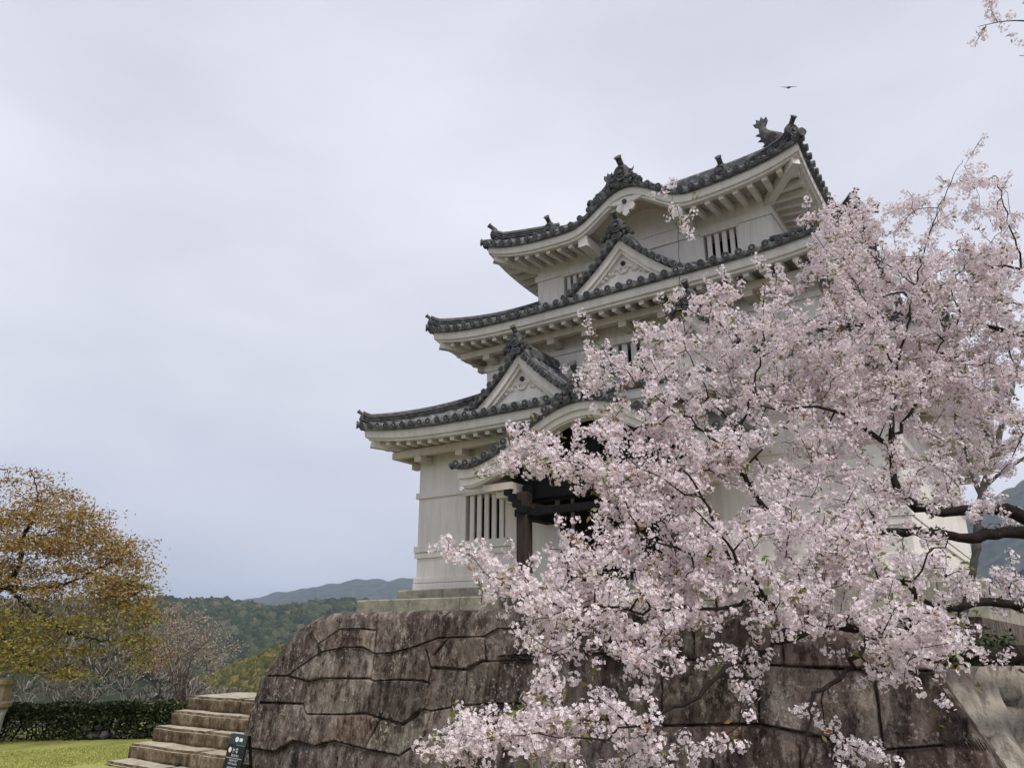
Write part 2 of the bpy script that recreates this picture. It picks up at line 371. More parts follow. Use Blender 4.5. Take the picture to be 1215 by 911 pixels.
# forest crowns on the hills
def ico():
    t = (1+5**.5)/2
    v = [Vector(p).normalized() for p in [(-1,t,0),(1,t,0),(-1,-t,0),(1,-t,0),(0,-1,t),(0,1,t),(0,-1,-t),(0,1,-t),(t,0,-1),(t,0,1),(-t,0,-1),(-t,0,1)]]
    f = [(0,11,5),(0,5,1),(0,1,7),(0,7,10),(0,10,11),(1,5,9),(5,11,4),(11,10,2),(10,7,6),(7,1,8),(3,9,4),(3,4,2),(3,2,6),(3,6,8),(3,8,9),(4,9,5),(2,4,11),(6,2,10),(8,6,7),(9,8,1)]
    cache = {}; g = []
    def mid(a, b):
        k = (min(a,b), max(a,b))
        if k not in cache: v.append(((v[a]+v[b])/2).normalized()); cache[k] = len(v)-1
        return cache[k]
    for a, b, c in f:
        x, y, z = mid(a,b), mid(b,c), mid(c,a); g += [(a,x,z),(b,y,x),(c,z,y),(x,y,z)]
    return np.array([tuple(p) for p in v]), np.array(g)
IV, IF = ico()
def forest(name, mat, N, p0, p1, r0, r1, s0, s1, label, zs=1.25, sm=True):
    phs = rng.uniform(p0, p1, N); rs = np.sqrt(rng.uniform(r0**2, r1**2, N)); z = terrain(phs, rs); dx, dy = dirw(phs)
    P = np.stack([CAM.x+dx*rs, CAM.y+dy*rs, z], -1); S = rng.uniform(s0, s1, N)
    V = IV[None]*(1+rng.normal(0, .2, (N, len(IV), 1)))*S[:, None, None]*np.array([1, 1, zs])
    V = V + P[:, None] + np.array([0, 0, 1])*S[:, None, None]*.55
    Fq = (IF[None] + (np.arange(N)*len(IV))[:, None, None]).reshape(-1, 3)
    return tag(np_mesh(name, V.reshape(-1, 3), Fq, mat, smooth=sm), label, 'forest', kind='stuff')
M_FOR = mat_island('forest_crown', [(0,(.038,.056,.028)),(.45,(.075,.096,.046)),(.78,(.12,.135,.065)),(.94,(.17,.17,.085)),(1,(.23,.20,.14))], .95, 0, .05, .45)
M_BAM = mat_island('bamboo_crown', [(0,(.09,.095,.03)),(.5,(.17,.165,.05)),(.8,(.27,.22,.07)),(1,(.32,.22,.085))], .95, 0, .05, 1.4)
M_BRU = mat_island('valley_brush', [(0,(.09,.085,.055)),(.4,(.17,.15,.115)),(.75,(.24,.205,.165)),(1,(.34,.30,.26))], .95, 0, .05)
forest('forest', M_FOR, 8500, R(-36), R(-6), 480, 1220, 3.2, 7.5, 'dark green woodland covering the hill across the valley')
forest('forest', M_FOR, 2600, R(27), R(37), 480, 1220, 3.2, 7.5, 'dark green woodland on the hill right of the keep')
forest('bamboo_grove', M_BAM, 6000, R(-25), R(-11), 215, 350, .7, 1.7, 'yellow green bamboo slope rising behind the stone stairs', 1.5)
N = 3600; phs = rng.uniform(R(-38), R(-18), N); rs = rng.uniform(108, 205, N); zb = terrain(phs, rs); dx, dy = dirw(phs)
Pb = np.repeat(np.stack([CAM.x+dx*rs, CAM.y+dy*rs, zb], -1), 22, 0); n = len(Pb)
dr = rng.normal(size=(n,3))*np.array([.55,.55,.35])+np.array([0,0,1.]); dr /= np.linalg.norm(dr, axis=1)[:,None]; ln = rng.uniform(.7, 2.3, n)*np.repeat(rng.uniform(.6, 1.2, N), 22)
sd_ = np.cross(dr, rng.normal(size=(n,3))); sd_ /= np.linalg.norm(sd_, axis=1)[:,None]; wd_ = rng.uniform(.03, .10, n)[:,None]
mid_ = Pb+dr*(ln*.35)[:,None]; tip_ = Pb+dr*ln[:,None]+rng.normal(size=(n,3))*.12
V = np.stack([mid_-sd_*wd_, mid_+sd_*wd_, tip_+sd_*wd_*1.6, tip_-sd_*wd_*1.6], 1).reshape(-1,3)
tag(np_mesh('valley_brush', V, np.arange(4*n).reshape(-1,4), M_BRU), 'grey brown leafless brush in the valley behind the hedge', 'brush', kind='stuff')

HAZE = True
if HAZE:
    m = bpy.data.materials.new('valley_haze'); m.use_nodes = True; t = m.node_tree; t.nodes.clear()
    o_ = t.nodes.new('ShaderNodeOutputMaterial'); v_ = t.nodes.new('ShaderNodeVolumePrincipled')
    v_.inputs['Color'].default_value = (.60, .745, 1, 1); v_.inputs['Density'].default_value = 1.35e-4; v_.inputs['Anisotropy'].default_value = 0
    t.links.new(v_.outputs[0], o_.inputs['Volume'])
    zmin, zmax = float(Zg.min())-1, float(Zg.max())+30
    b = MB(); b.box(CAM.x-9100, CAM.x+9100, CAM.y-9100, CAM.y+9100, zmin, zmax)
    tag(b.build('haze', m), 'pale blue haze lying over the valley and hills', 'haze', kind='stuff')

# ------------------------------------------------------------------ the keep
E0 = EYE                                  # heights below were measured from eye level
H1, H2, H3 = 5.91, 4.626, 3.538
keep = empty('castle_keep', (0, 0, E0+.25), 'white three storey castle keep with grey tiled curved roofs and a porch', 'castle')
K0 = Vector((0, 0, E0+.25))
def kb(b, name, mats, parent, **k):
    """build a mesh given in world coordinates as a part of the keep"""
    for i, p in enumerate(b.v): b.v[i] = (p[0], p[1], p[2]-K0.z)
    return b.build(name, mats, parent, **k)
ROT = [Matrix.Rotation(PI/2*k, 4, 'Z') for k in range(4)]

def ornament(b, c, f, s, horn=True, wings=True):
    """ridge-end tile: rounded shield, scrolls at its sides, a horn tile with a disc on top; f = facing direction"""
    c = Vector(c); f = Vector(f); f.z = 0; f.normalize(); r = f.cross(Vector((0,0,1)))*-1
    U = Vector((0,0,1))
    prof = []
    for k in range(15):
        a = -.35*PI + 1.7*PI*k/14
        prof.append((math.cos(a)*.30*s, (math.sin(a)*.34+.34)*s))
    b.sweep([(c-f*.10*s, r, U), (c+f*.06*s, r, U)], prof)
    b.sweep([(c+f*.06*s, r, U), (c+f*.12*s, r*.72, U*.84+Vector((0,0,.0)))], prof)
    for q in range(10):            # raised ring
        a0, a1 = 2*PI*q/10, 2*PI*(q+1)/10
        b.tube([c+f*.12*s+r*math.cos(a)*.17*s+U*(.34+math.sin(a)*.19)*s for a in (a0, a1)], .035*s, 6)
    b.disc(c+f*.10*s+U*.34*s, f, .085*s, .09*s, 10)
    if wings:
        for sg in (-1, 1):
            for i, (dx, dz, rr_) in enumerate(((.34,.16,.13),(.50,.02,.115),(.36,-.02,.10),(.64,-.10,.10))):
                p = c+r*sg*dx*s+U*dz*s
                b.disc(p-f*.07*s, f, rr_*s, .15*s, 10); b.disc(p+f*.07*s, f, rr_*.55*s, .04*s, 8)
            b.tube([c+r*sg*.26*s+U*.42*s, c+r*sg*.40*s+U*.36*s, c+r*sg*.46*s+U*.48*s], [.05*s,.045*s,.012*s], 6)
    if horn:
        p0 = c+U*.60*s-f*.12*s; p1 = c+U*.72*s+f*.08*s; p2 = c+U*.84*s+f*.24*s
        b.tube([p0, p1, p2], [.10*s,.105*s,.11*s], 10); b.disc(p2, (p2-p1), .135*s, .05*s, 12)

class Tier:
    def __init__(s, name, ho, hw, hi, ze, zi, U, karaf=None, pw=5, curve=.25):
        s.name, s.ho, s.hw, s.hi, s.ze, s.zi, s.U, s.kf, s.pw, s.cv = name, ho, hw, hi, ze, zi, U, karaf, pw, curve
    def Lt(s, t): return s.ho+(s.hi-s.ho)*t
    def z(s, side, x, t):
        Lq = max(s.Lt(t), .001); q = min(1., abs(x)/Lq)
        z = s.ze+(s.zi-s.ze)*((1-s.cv)*t+s.cv*t*t) + s.U*q**s.pw*max(0, 1-t)**2
        if side == 0 and s.kf: z += s.kf(x)*max(0, 1-t*1.15)**1.0
        return z
    def build(s, tmax=1.0, gable_a=None):
        rf = None; T = MB(); T2 = T; T2b = T
        run = math.hypot(s.ho-s.hi, s.zi-s.ze); nc = int(run*tmax/.26)+1
        for side in range(4):
            st = len(T.v); T.mi = 0
            nx = 64; lim = tmax if not gable_a or side in (0, 2) else s._tg
            ts = []
            for c in range(nc): ts += [(c/nc*lim, .022), ((c+.94)/nc*lim, 0.)]
            ts.append((lim, 0.))
            vs = []
            for t, dz in ts:
                Lq = s.Lt(t)
                if gable_a and side in (0, 2): Lq = max(Lq, gable_a)
                for i in range(nx+1):
                    x = (-1+2*i/nx)*Lq; vs.append((x, -s.Lt(t), s.z(side, x, t)+dz))
            m = nx+1; T.add(vs, [(i*m+k, i*m+k+1, (i+1)*m+k+1, (i+1)*m+k) for i in range(len(ts)-1) for k in range(nx)])
            # tile lip under the front edge
            vs = []
            for i in range(nx*2+1):
                x = (-1+i/nx)*s.ho; z = s.z(side, x, 0); vs += [(x, -s.ho-.002, z+.024), (x, -s.ho-.002, z-.075), (x*.985, -s.ho+.12, z-.085)]
            T.add(vs, [(3*i, 3*i+1, 3*i+4, 3*i+3) for i in range(nx*2)]+[(3*i+1, 3*i+2, 3*i+5, 3*i+4) for i in range(nx*2)])
            # round tile rows
            nr = int(s.ho*2/.30); 
            for i in range(nr+1):
                x = (-.5+i/nr)*2*(s.ho-.10)
                tm = min(lim, (s.ho-abs(x)-.02)/(s.ho-s.hi)) if not (gable_a and side in (0, 2) and abs(x) < gable_a) else lim
                n = 9; pts = [(x, -s.Lt(t)-(.02 if t == 0 else 0), s.z(side, x, t)+.018) for t in [tm*k/n for k in range(n+1)]]
                T2.half_tube(pts, .078, (0, 0, 1))
                z = s.z(side, x, 0)+.03; T.disc((x, -s.ho+.05, z), (0, -1, -.12), .092, .115, 12)
                T.mi = 1; T.disc((x, -s.ho-.06, z-.013), (0, -1, -.12), .076, .006, 12); T.mi = 0; T.disc((x, -s.ho-.065, z-.013), (0, -1, -.12), .034, .008, 8)
            T.xform(ROT[side], st)
        rf = kb(T, 'roof', [M_TILE, M_TILE_D], keep)
        s.rf = rf
        # plaster fascia, all round, bending with the eave
        Fm = MB()
        for side in range(4):
            q = len(Fm.v); path = []
            prof = [(.10,-.085),(.085,-.16),(.10,-.30),(.16,-.315),(.165,-.375),(.34,-.375),(.36,-.085)]
            nx = 96; vs = []
            for i in range(nx+1):
                sx_ = -1+2*i/nx
                for ins, dz in prof: 
                    x = sx_*(s.ho-ins); z = s.z(side, sx_*s.ho, 0)
                    vs.append((x, -(s.ho-ins), z+dz))
            n = len(prof); Fm.add(vs, [(i*n+k, i*n+(k+1)%n, (i+1)*n+(k+1)%n, (i+1)*n+k) for i in range(nx) for k in range(n)])
            Fm.xform(ROT[side], q)
        kb(Fm, 'fascia', M_PL, rf)
        # soffit
        S = MB()
        for side in range(4):
            q = len(S.v); nx = 64; vs = []
            for j in range(4):
                f_ = j/3; Lq = s.ho-.33+(s.hw-.02-(s.ho-.33))*f_
                for i in range(nx+1):
                    sx_ = -1+2*i/nx; k_ = s.kf(sx_*Lq)*(1-f_*.12) if side == 0 and s.kf else 0
                    vs.append((sx_*Lq, -Lq, s.ze-.24+s.U*abs(sx_)**s.pw*(1-f_)+.10*f_+k_))
            m = nx+1; S.add(vs, [(j*m+i, (j+1)*m+i, (j+1)*m+i+1, j*m+i+1) for j in range(3) for i in range(nx)]); S.xform(ROT[side], q)
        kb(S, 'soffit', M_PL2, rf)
        # rafters: each one on the front, the other sides as one mesh
        rest = MB(); sp = .37; n = int((s.ho-.35)/sp)
        for side in range(4):
            for i in range(-n, n+1):
                x = i*sp
                if side == 0 and s.kf and abs(x) < 1.45: continue
                lift = s.U*(abs(x)/(s.ho-.2))**s.pw
                yo = s.ho-.26; yi = max(s.hw-.03, abs(x)+.08)
                if yi > yo-.08: continue
                z0 = s.ze-.40+lift; z1 = s.ze-.27+lift*(yi-s.hw)/(s.ho-s.hw)
                mb = MB() if side == 0 else rest; q = len(mb.v)
                mb.beam((x, -yo, z0), (x, -yi, z1+.0), .13, .15)
                mb.xform(ROT[side], q)
                if side == 0: kb(mb, 'rafter', M_PL, rf)
            q = len(rest.v)
        tag(kb(rest, 'rafters', M_PL, rf), kind='stuff')
        # corner beams
        for side in range(4):
            mb = MB(); e = s.ho-.22
            mb.beam((e, -e, s.ze-.44+s.U*.93), (s.hw-.1, -(s.hw-.1), s.ze-.36), .20, .24); mb.xform(ROT[side]); kb(mb, 'corner_beam', M_PL, rf)
        # hip ridges
        for side in range(4):
            mb = MB(); pts = []
            tt = s._th if gable_a else tmax
            for k in range(13):
                t = .085+(tt-.085)*k/12; Lq = s.Lt(t); z = s.z(side, Lq, t) if side else s.z(1, Lq, t)
                pts.append((Vector((Lq, -Lq, z)), k))
            d = Vector((1, 1, 0)).normalized(); U_ = Vector((0, 0, 1))
            prof = [(-.15,-.08),(-.15,.03),(-.19,.035),(-.19,.06),(-.14,.065),(-.14,.10),(-.175,.105),(-.175,.13),(-.13,.135),(-.13,.17),(-.165,.175),(-.165,.20),(-.12,.205),(-.12,.25),(-.09,.30),(0,.335),(.09,.30),(.12,.25),(.12,.205),(.165,.20),(.165,.175),(.13,.17),(.13,.135),(.175,.13),(.175,.105),(.14,.10),(.14,.065),(.19,.06),(.19,.035),(.15,.03),(.15,-.08)]
            # upturned end
            p0 = pts[0][0]; dd = Vector((1, -1, 0)).normalized()
            path = [(p0+dd*off+U_*up, d*w_, U_*h_) for off, up, w_, h_ in ((.24,.085,.80,1.),(.12,.03,.95,1.))]
            path += [(p, d, U_) for p, k in pts]
            mb.sweep(path, prof)
            ornament(mb, p0+dd*.26+U_*.02, dd, .44 if not gable_a else .60, True, False)
            # corner tiles below the ridge end
            t0 = s.ho+.05; zc = s.z(1, s.ho, 0)
            mb.tube([Vector((t0, -t0, zc+.04)), p0+U_*.04], .085, 10); mb.disc(Vector((t0, -t0, zc+.04)), dd, .11, .04, 12)
            mb.xform(ROT[side]); kb(mb, 'hip_ridge', M_ORN, rf)
        return rf
    def under_beam(s, name='eave_beam'):
        L_ = s.hw+.55
        for side in range(4):
            b = MB(); q = 0; b.box(-L_, L_-.18, -L_, -L_+.18, s.ze-.60, s.ze-.42)
            n = 4
            for i in range(-n, n+1):
                x = i*(s.hw-.35)/n; b.box(x-.11, x+.11, -L_+.02, -s.hw+.02, s.ze-.75, s.ze-.595)
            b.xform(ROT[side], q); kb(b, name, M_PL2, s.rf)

def wall_storey(h, z0, z1, holes, bands, name='wall', skew=0):
    """plaster storey; holes on the front (x0,x1,z0,z1) are real recesses"""
    b = MB()
    xs = sorted({-h, h, *[q for o in holes for q in o[:2]]}); zs = sorted({z0, z1, *[q for o in holes for q in o[2:]]})
    for i in range(len(xs)-1):
        for j in range(len(zs)-1):
            cx, cz = (xs[i]+xs[i+1])/2, (zs[j]+zs[j+1])/2
            if any(o[0] < cx < o[1] and o[2] < cz < o[3] for o in holes): continue
            b.add([(xs[i],-h,zs[j]),(xs[i+1],-h,zs[j]),(xs[i+1],-h,zs[j+1]),(xs[i],-h,zs[j+1])], [(0,1,2,3)])
    b.add([(-h,-h,z0),(h,-h,z0),(h,h,z0),(-h,h,z0),(-h,-h,z1),(h,-h,z1),(h,h,z1),(-h,h,z1)], [(1,2,6,5),(2,3,7,6),(3,0,4,7),(4,5,6,7)])
    for x0, x1, a, c in holes:
        D = .55
        b.add([(x0,-h,a),(x1,-h,a),(x1,-h,c),(x0,-h,c),(x0,-h+D,a),(x1,-h+D,a),(x1,-h+D,c),(x0,-h+D,c)], [(0,4,5,1),(1,5,6,2),(2,6,7,3),(3,7,4,0)])
    w = kb(b, name, M_PL, keep)
    for zb, th, pr in bands:
        r = MB()
        for side in range(4):
            q = len(r.v)
            segs = [(-h-pr, h)] if side else []
            if side == 0:
                cut = [o for o in holes if o[2] < zb+th and o[3] > zb]
                e = -h-pr
                if h > 5.5: cut = [o for o in cut if o[0] < -2.6]+[(-2.42, 2.42)]
                for o in sorted(cut): segs.append((e, o[0])); e = o[1]
                segs.append((e, h))
            for a, c in segs:
                r.add([(a,-h+.01,zb),(a,-h-pr+.012,zb),(c,-h-pr+.012,zb),(c,-h+.01,zb),(a,-h+.01,zb+th),(a,-h-pr+.012,zb+th*.9),(c,-h-pr+.012,zb+th*.9),(c,-h+.01,zb+th)],
                      [(0,3,2,1),(4,5,6,7),(0,1,5,4),(1,2,6,5),(2,3,7,6),(3,0,4,7)])
            r.xform(ROT[side], q)
        kb(r, 'moulding', M_PL, w)
    return w
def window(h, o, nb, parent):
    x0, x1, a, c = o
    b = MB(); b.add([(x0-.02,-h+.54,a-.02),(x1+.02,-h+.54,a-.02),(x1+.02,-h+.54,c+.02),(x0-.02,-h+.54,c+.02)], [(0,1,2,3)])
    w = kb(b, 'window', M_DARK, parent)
    l = MB(); wd = (x1-x0)/(nb*1.62+.62)
    for i in range(nb):
        xc = x0+wd*(.62+.5)+i*wd*1.62
        l.bevbox(xc-wd/2, xc+wd/2, -h+.05, -h+.05+wd*.40, a, c, .015)
    kb(l, 'lattice', M_PL, w)
    f = MB(); f.box(x0-.07, x1+.07, -h-.035, -h+.06, c+.001, c+.07); kb(f, 'lintel', M_PL, w)
    f = MB(); f.box(x0-.07, x1+.07, -h-.05, -h+.06, a-.07, a-.001)
    kb(f, 'sill', M_PL, w)

# stone plinth, two courses
b = MB()
def course(b, h, z0, z1, n, skip):
    for side in range(4):
        q = len(b.v); e = -h
        for i in range(n):
            w_ = 2*(h-.35)/n; x0 = -h+i*w_+ (0 if i == 0 else rng.uniform(-.12,.12)); x0 = e; x1 = -h+(i+1)*w_+rng.uniform(-.15,.15) if i < n-1 else h-.70
            e = x1
            if side == 0 and skip and x0 < skip[1] and x1 > skip[0]:
                if x0 < skip[0]: b.bevbox(x0+.004, skip[0], -h, -h+.7, z0, z1, .025)
                if x1 > skip[1]: b.bevbox(skip[1], x1-.004, -h, -h+.7, z0, z1, .025)
                continue
            b.bevbox(x0+.004, x1-.004, -h+rng.uniform(-.012,.012), -h+.7, z0, z1-.002, .025)
        b.xform(ROT[side], q)
b.box(-6.3, 6.3, -6.2, 6.2, E0+.2, E0+1.08)
course(b, 6.98, E0+.20, E0+.86, 8, (-2.55, 2.55)); course(b, 6.25, E0+.86, E0+1.115, 8, (-1.8, 1.8))
kb(b, 'stone_plinth', M_PLINTH, keep)

Z = lambda v: v+E0
# storeys
h1 = [(-4.31,-3.06,Z(2.28),Z(3.44)), (-1.25,1.25,Z(1.12),Z(3.3))]
w1 = wall_storey(H1, Z(1.10), Z(4.72), h1, [(Z(3.50),.17,.07),(Z(2.08),.17,.075),(Z(1.93),.15,.055),(Z(1.30),.13,.06),(Z(1.10),.20,.07)])
for o in h1[:1]: window(H1, o, 5, w1)
h2 = [(-.95,.45,Z(6.35),Z(7.18))]
w2 = wall_storey(H2, Z(5.6), Z(7.75), h2, [(Z(7.24),.15,.06),(Z(6.18),.12,.06)])
for o in h2: window(H2, o, 5, w2)
h3 = [(-2.62,-1.75,Z(9.32),Z(10.16)), (1.72,2.62,Z(9.32),Z(10.16))]
w3 = wall_storey(H3, Z(8.4), Z(11.6), h3, [(Z(10.22),.20,.06)])
for o in h3: window(H3, o, 4, w3)
b = MB()          # thin plaster panel lines under the top gable arch
for x0, x1, z in ((-1.3,1.3,Z(10.62)),(-1.3,1.3,Z(10.98))): b.box(x0, x1, -H3-.03, -H3+.01, z, z+.05)
for x in (-1.3, 1.25): b.box(x, x+.05, -H3-.028, -H3+.01, Z(10.42), Z(11.03))
kb(b, 'panel_trim', M_PL, w3)

# roofs
t1 = Tier('lower', 7.10, H1, H2, Z(5.16), Z(6.35), .30); rf1 = t1.build(); t1.under_beam()
t2 = Tier('middle', 5.83, H2, H3, Z(8.16), Z(9.28), .30); rf2 = t2.build(); t2.under_beam()
def kara3(x):
    w_ = 1.95; return .80*(.5+.5*math.cos(PI*min(1, abs(x)/w_)))**1.15
t3 = Tier('top', 4.72, H3, 0.02, Z(10.97), Z(14.05), .42, kara3, 4.5, .30)
GA = 3.05; t3._tg = .44; t3._th = (4.72-GA)/(4.72-.02)
rf3 = t3.build(1.0, GA)
# top gables, ridge
zb = t3.z(1, 0, t3._tg); yb = t3.Lt(t3._tg)
for sg in (-1, 1):
    b = MB(); b.add([(sg*(GA-.5), -yb-.25, zb-.15), (sg*(GA-.5), yb+.25, zb-.15), (sg*(GA-.5), 0, Z(13.9))], [(0,1,2) if sg > 0 else (0,2,1)]); kb(b, 'gable_wall', M_PL, rf3)
for sg in (-1, 1):
    b = MB()
    for sd_ in (-1, 1):
        path = []
        for k in range(9):
            t = t3._tg-.04+(1-(t3._tg-.04))*k/8; path.append((Vector((sg*(GA-.22), sd_*t3.Lt(t), t3.z(2, 0, t)-.06)), Vector((1,0,0)), Vector((0,0,1))))
        b.sweep(path, [(-.06,-.34),(.06,-.34),(.06,0),(-.06,0)])
    kb(b, 'bargeboard', M_PL, rf3)
    b = MB()
    for sd_ in (-1, 1):
        pts = []
        for k in range(12):
            t = t3._tg-.05+(.99-(t3._tg-.05))*k/11; p = Vector((sg*(GA-.06), sd_*t3.Lt(t), t3.z(2, 0, t)+.03)); pts.append(p)
            b.disc(p-Vector((sg*.2,0,0)), (sg,0,0), .09, .32, 10)
    kb(b, 'verge_tiles', M_TILE_D, rf3)
b = MB(); path = []
for k in range(25):
    x = -3.2+6.4*k/24; path.append((Vector((x, 0, Z(13.98)+.16*(abs(x)/3.2)**2.5)), Vector((0,1,0)), Vector((0,0,1))))
b.sweep(path, [(-.24,-.1),(-.24,.06),(-.21,.06),(-.21,.16),(-.19,.16),(-.19,.26),(-.17,.26),(-.17,.34),(-.12,.42),(0,.45),(.12,.42),(.17,.34),(.17,.26),(.19,.26),(.19,.16),(.21,.16),(.21,.06),(.24,.06),(.24,-.1)])
mr_ = kb(b, 'main_ridge', M_TILE, rf3)
for sg in (-1, 1):
    b = MB(); ornament(b, (sg*3.28, 0, Z(13.9)), (sg, 0, 0), 1.0); kb(b, 'ridge_ornament', M_ORN, mr_)
def shachi(sg):
    """roof fish: head on the ridge, body bent up, fanned tail"""
    b = MB(); o = Vector((sg*3.02, 0, Z(14.36))); X = Vector((sg, 0, 0)); U = Vector((0,0,1)); Y = Vector((0,1,0))
    cl = [(.36,.0,.13,.16),(.27,.12,.24,.28),(.12,.28,.28,.30),(-.05,.44,.27,.26),(-.18,.60,.22,.21),(-.26,.76,.17,.16),(-.29,.90,.13,.12),(-.27,1.0,.10,.09)]
    path = []
    for i, (x, z, ry, rz) in enumerate(cl):
        a = cl[max(0,i-1)]; c = cl[min(len(cl)-1,i+1)]; d = (X*(c[0]-a[0])+U*(c[1]-a[1])).normalized(); nn = d.cross(Y)
        path.append((o+X*x+U*z, Y*ry, nn*rz))
    b.sweep(path, [(math.cos(2*PI*k/12), math.sin(2*PI*k/12)) for k in range(12)])
    tip = o-X*.27+U*.96
    for a in (-.42, .0, .42, .84):          # tail blades
        d = X*-math.sin(a)+U*math.cos(a); q = d.cross(Y)
        e = tip+d*(.44-.08*abs(a-.2)); b.add([tip-q*.06-Y*.04, tip+q*.06-Y*.04, e+q*.03, tip+q*.06+Y*.04, tip-q*.06+Y*.04, tip+d*.24+q*.10, tip+d*.24-q*.09], [(0,1,5,2,6),(4,6,2,5,3)])
    for i in range(1, 6):                             # back spines and side fins
        x, z = cl[i][0], cl[i][1]; rz = cl[i][3]; a = cl[i-1]; c = cl[i+1]; d = (X*(c[0]-a[0])+U*(c[1]-a[1])).normalized(); nn = d.cross(Y)
        for sgn in (1,):
            p = o+X*x+U*z+(nn if nn.dot(X) < 0 else -nn)*rz*.9
            ex = (nn if nn.dot(X) < 0 else -nn); b.add([p-d*.07-Y*.03, p+d*.07-Y*.03, p+d*.07+Y*.03, p-d*.07+Y*.03, p+ex*.13+d*.09], [(0,1,4),(1,2,4),(2,3,4),(3,0,4)])
    for sy in (-1, 1):
        p = o+X*.14+U*.2+Y*sy*.2; b.add([p, p+X*.1+U*.02, p-X*.18+U*.22+Y*sy*.2, p-X*.02+U*.25+Y*sy*.12], [(0,1,3,2)])
        b.disc(o+X*.28+U*.14+Y*sy*.15, Y*sy, .04, .03, 8)
    b.tube([o+X*.36+U*.0-Y*.1, o+X*.42+U*.06, o+X*.36+U*.0+Y*.1], .04, 6)
    return kb(b, 'roof_fish', M_ORN, mr_)
shachi(1); shachi(-1)
# descending ridges on the front and back of the top roof
for sy in (0, 2):
    for x in (-2.62, 2.62):
        b = MB(); path = []; U_ = Vector((0,0,1))
        for k in range(10):
            t = .10+.86*k/9; path.append((Vector((x, -t3.Lt(t), t3.z(2, x, t))), Vector((1,0,0)), U_))
        b.sweep(path, [(-.15,-.05),(-.15,.08),(-.13,.08),(-.13,.17),(-.10,.17),(-.08,.24),(0,.27),(.08,.24),(.10,.17),(.13,.17),(.13,.08),(.15,.08),(.15,-.05)])
        ornament(b, (x, -t3.Lt(.09), t3.z(2, x, .09)-.02), (0,-1,0), .66, True, False)
        b.xform(ROT[sy]); kb(b, 'descending_ridge', M_ORN, rf3)
# arch ridge and ornament above the top eave
b = MB(); U_ = Vector((0,0,1))
path = [(Vector((0, -4.74+2.3*k/8, t3.z(0, 0, (2.3*k/8)/4.7)+.02)), Vector((1,0,0)), U_) for k in range(9)]
b.sweep(path, [(-.17,-.05),(-.17,.08),(-.14,.08),(-.14,.17),(-.08,.24),(0,.27),(.08,.24),(.14,.17),(.14,.08),(.17,.08),(.17,-.05)])
ornament(b, (0, -4.72, t3.z(0,0,0)+.06), (0,-1,0), .80)
kb(b, 'arch_ridge', M_ORN, rf3)
def pendant(b, c, s):
    """white fish-tail pendant board with a dark boss"""
    pts = [(0,-.42),(.10,-.34),(.09,-.24),(.22,-.26),(.30,-.14),(.24,-.02),(.42,.02),(.62,.10),(.40,.14),(.16,.16),(0,.2)]
    pts = pts+[(-x, z) for x, z in reversed(pts[1:-1])]
    q = [(x*s, z*s) for x, z in pts]; n = len(q); x0, y0, z0 = c
    b.add([(x0+x, y0, z0+z) for x, z in q]+[(x0+x, y0+.09*s, z0+z) for x, z in q]+[(x0, y0-.03*s, z0-.02*s)], [(i, (i+1)%n, 2*n) for i in range(n)]+[(i, i+n, (i+1)%n+n, (i+1)%n) for i in range(n)])
b = MB(); pendant(b, (0, -4.60, t3.z(0,0,0)-.52), .95); pn = kb(b, 'pendant', M_PL, rf3)
b = MB(); b.disc((0, -4.63, t3.z(0,0,0)-.50), (0,-1,0), .07, .05, 6); kb(b, 'boss', M_TILE_D, pn)
for sg in (-1, 1):
    b = MB(); b.box(sg*1.42-.14, sg*1.42+.14, -4.50, -H3, Z(10.40), Z(10.70)); kb(b, 'bracket', M_PL, rf3)

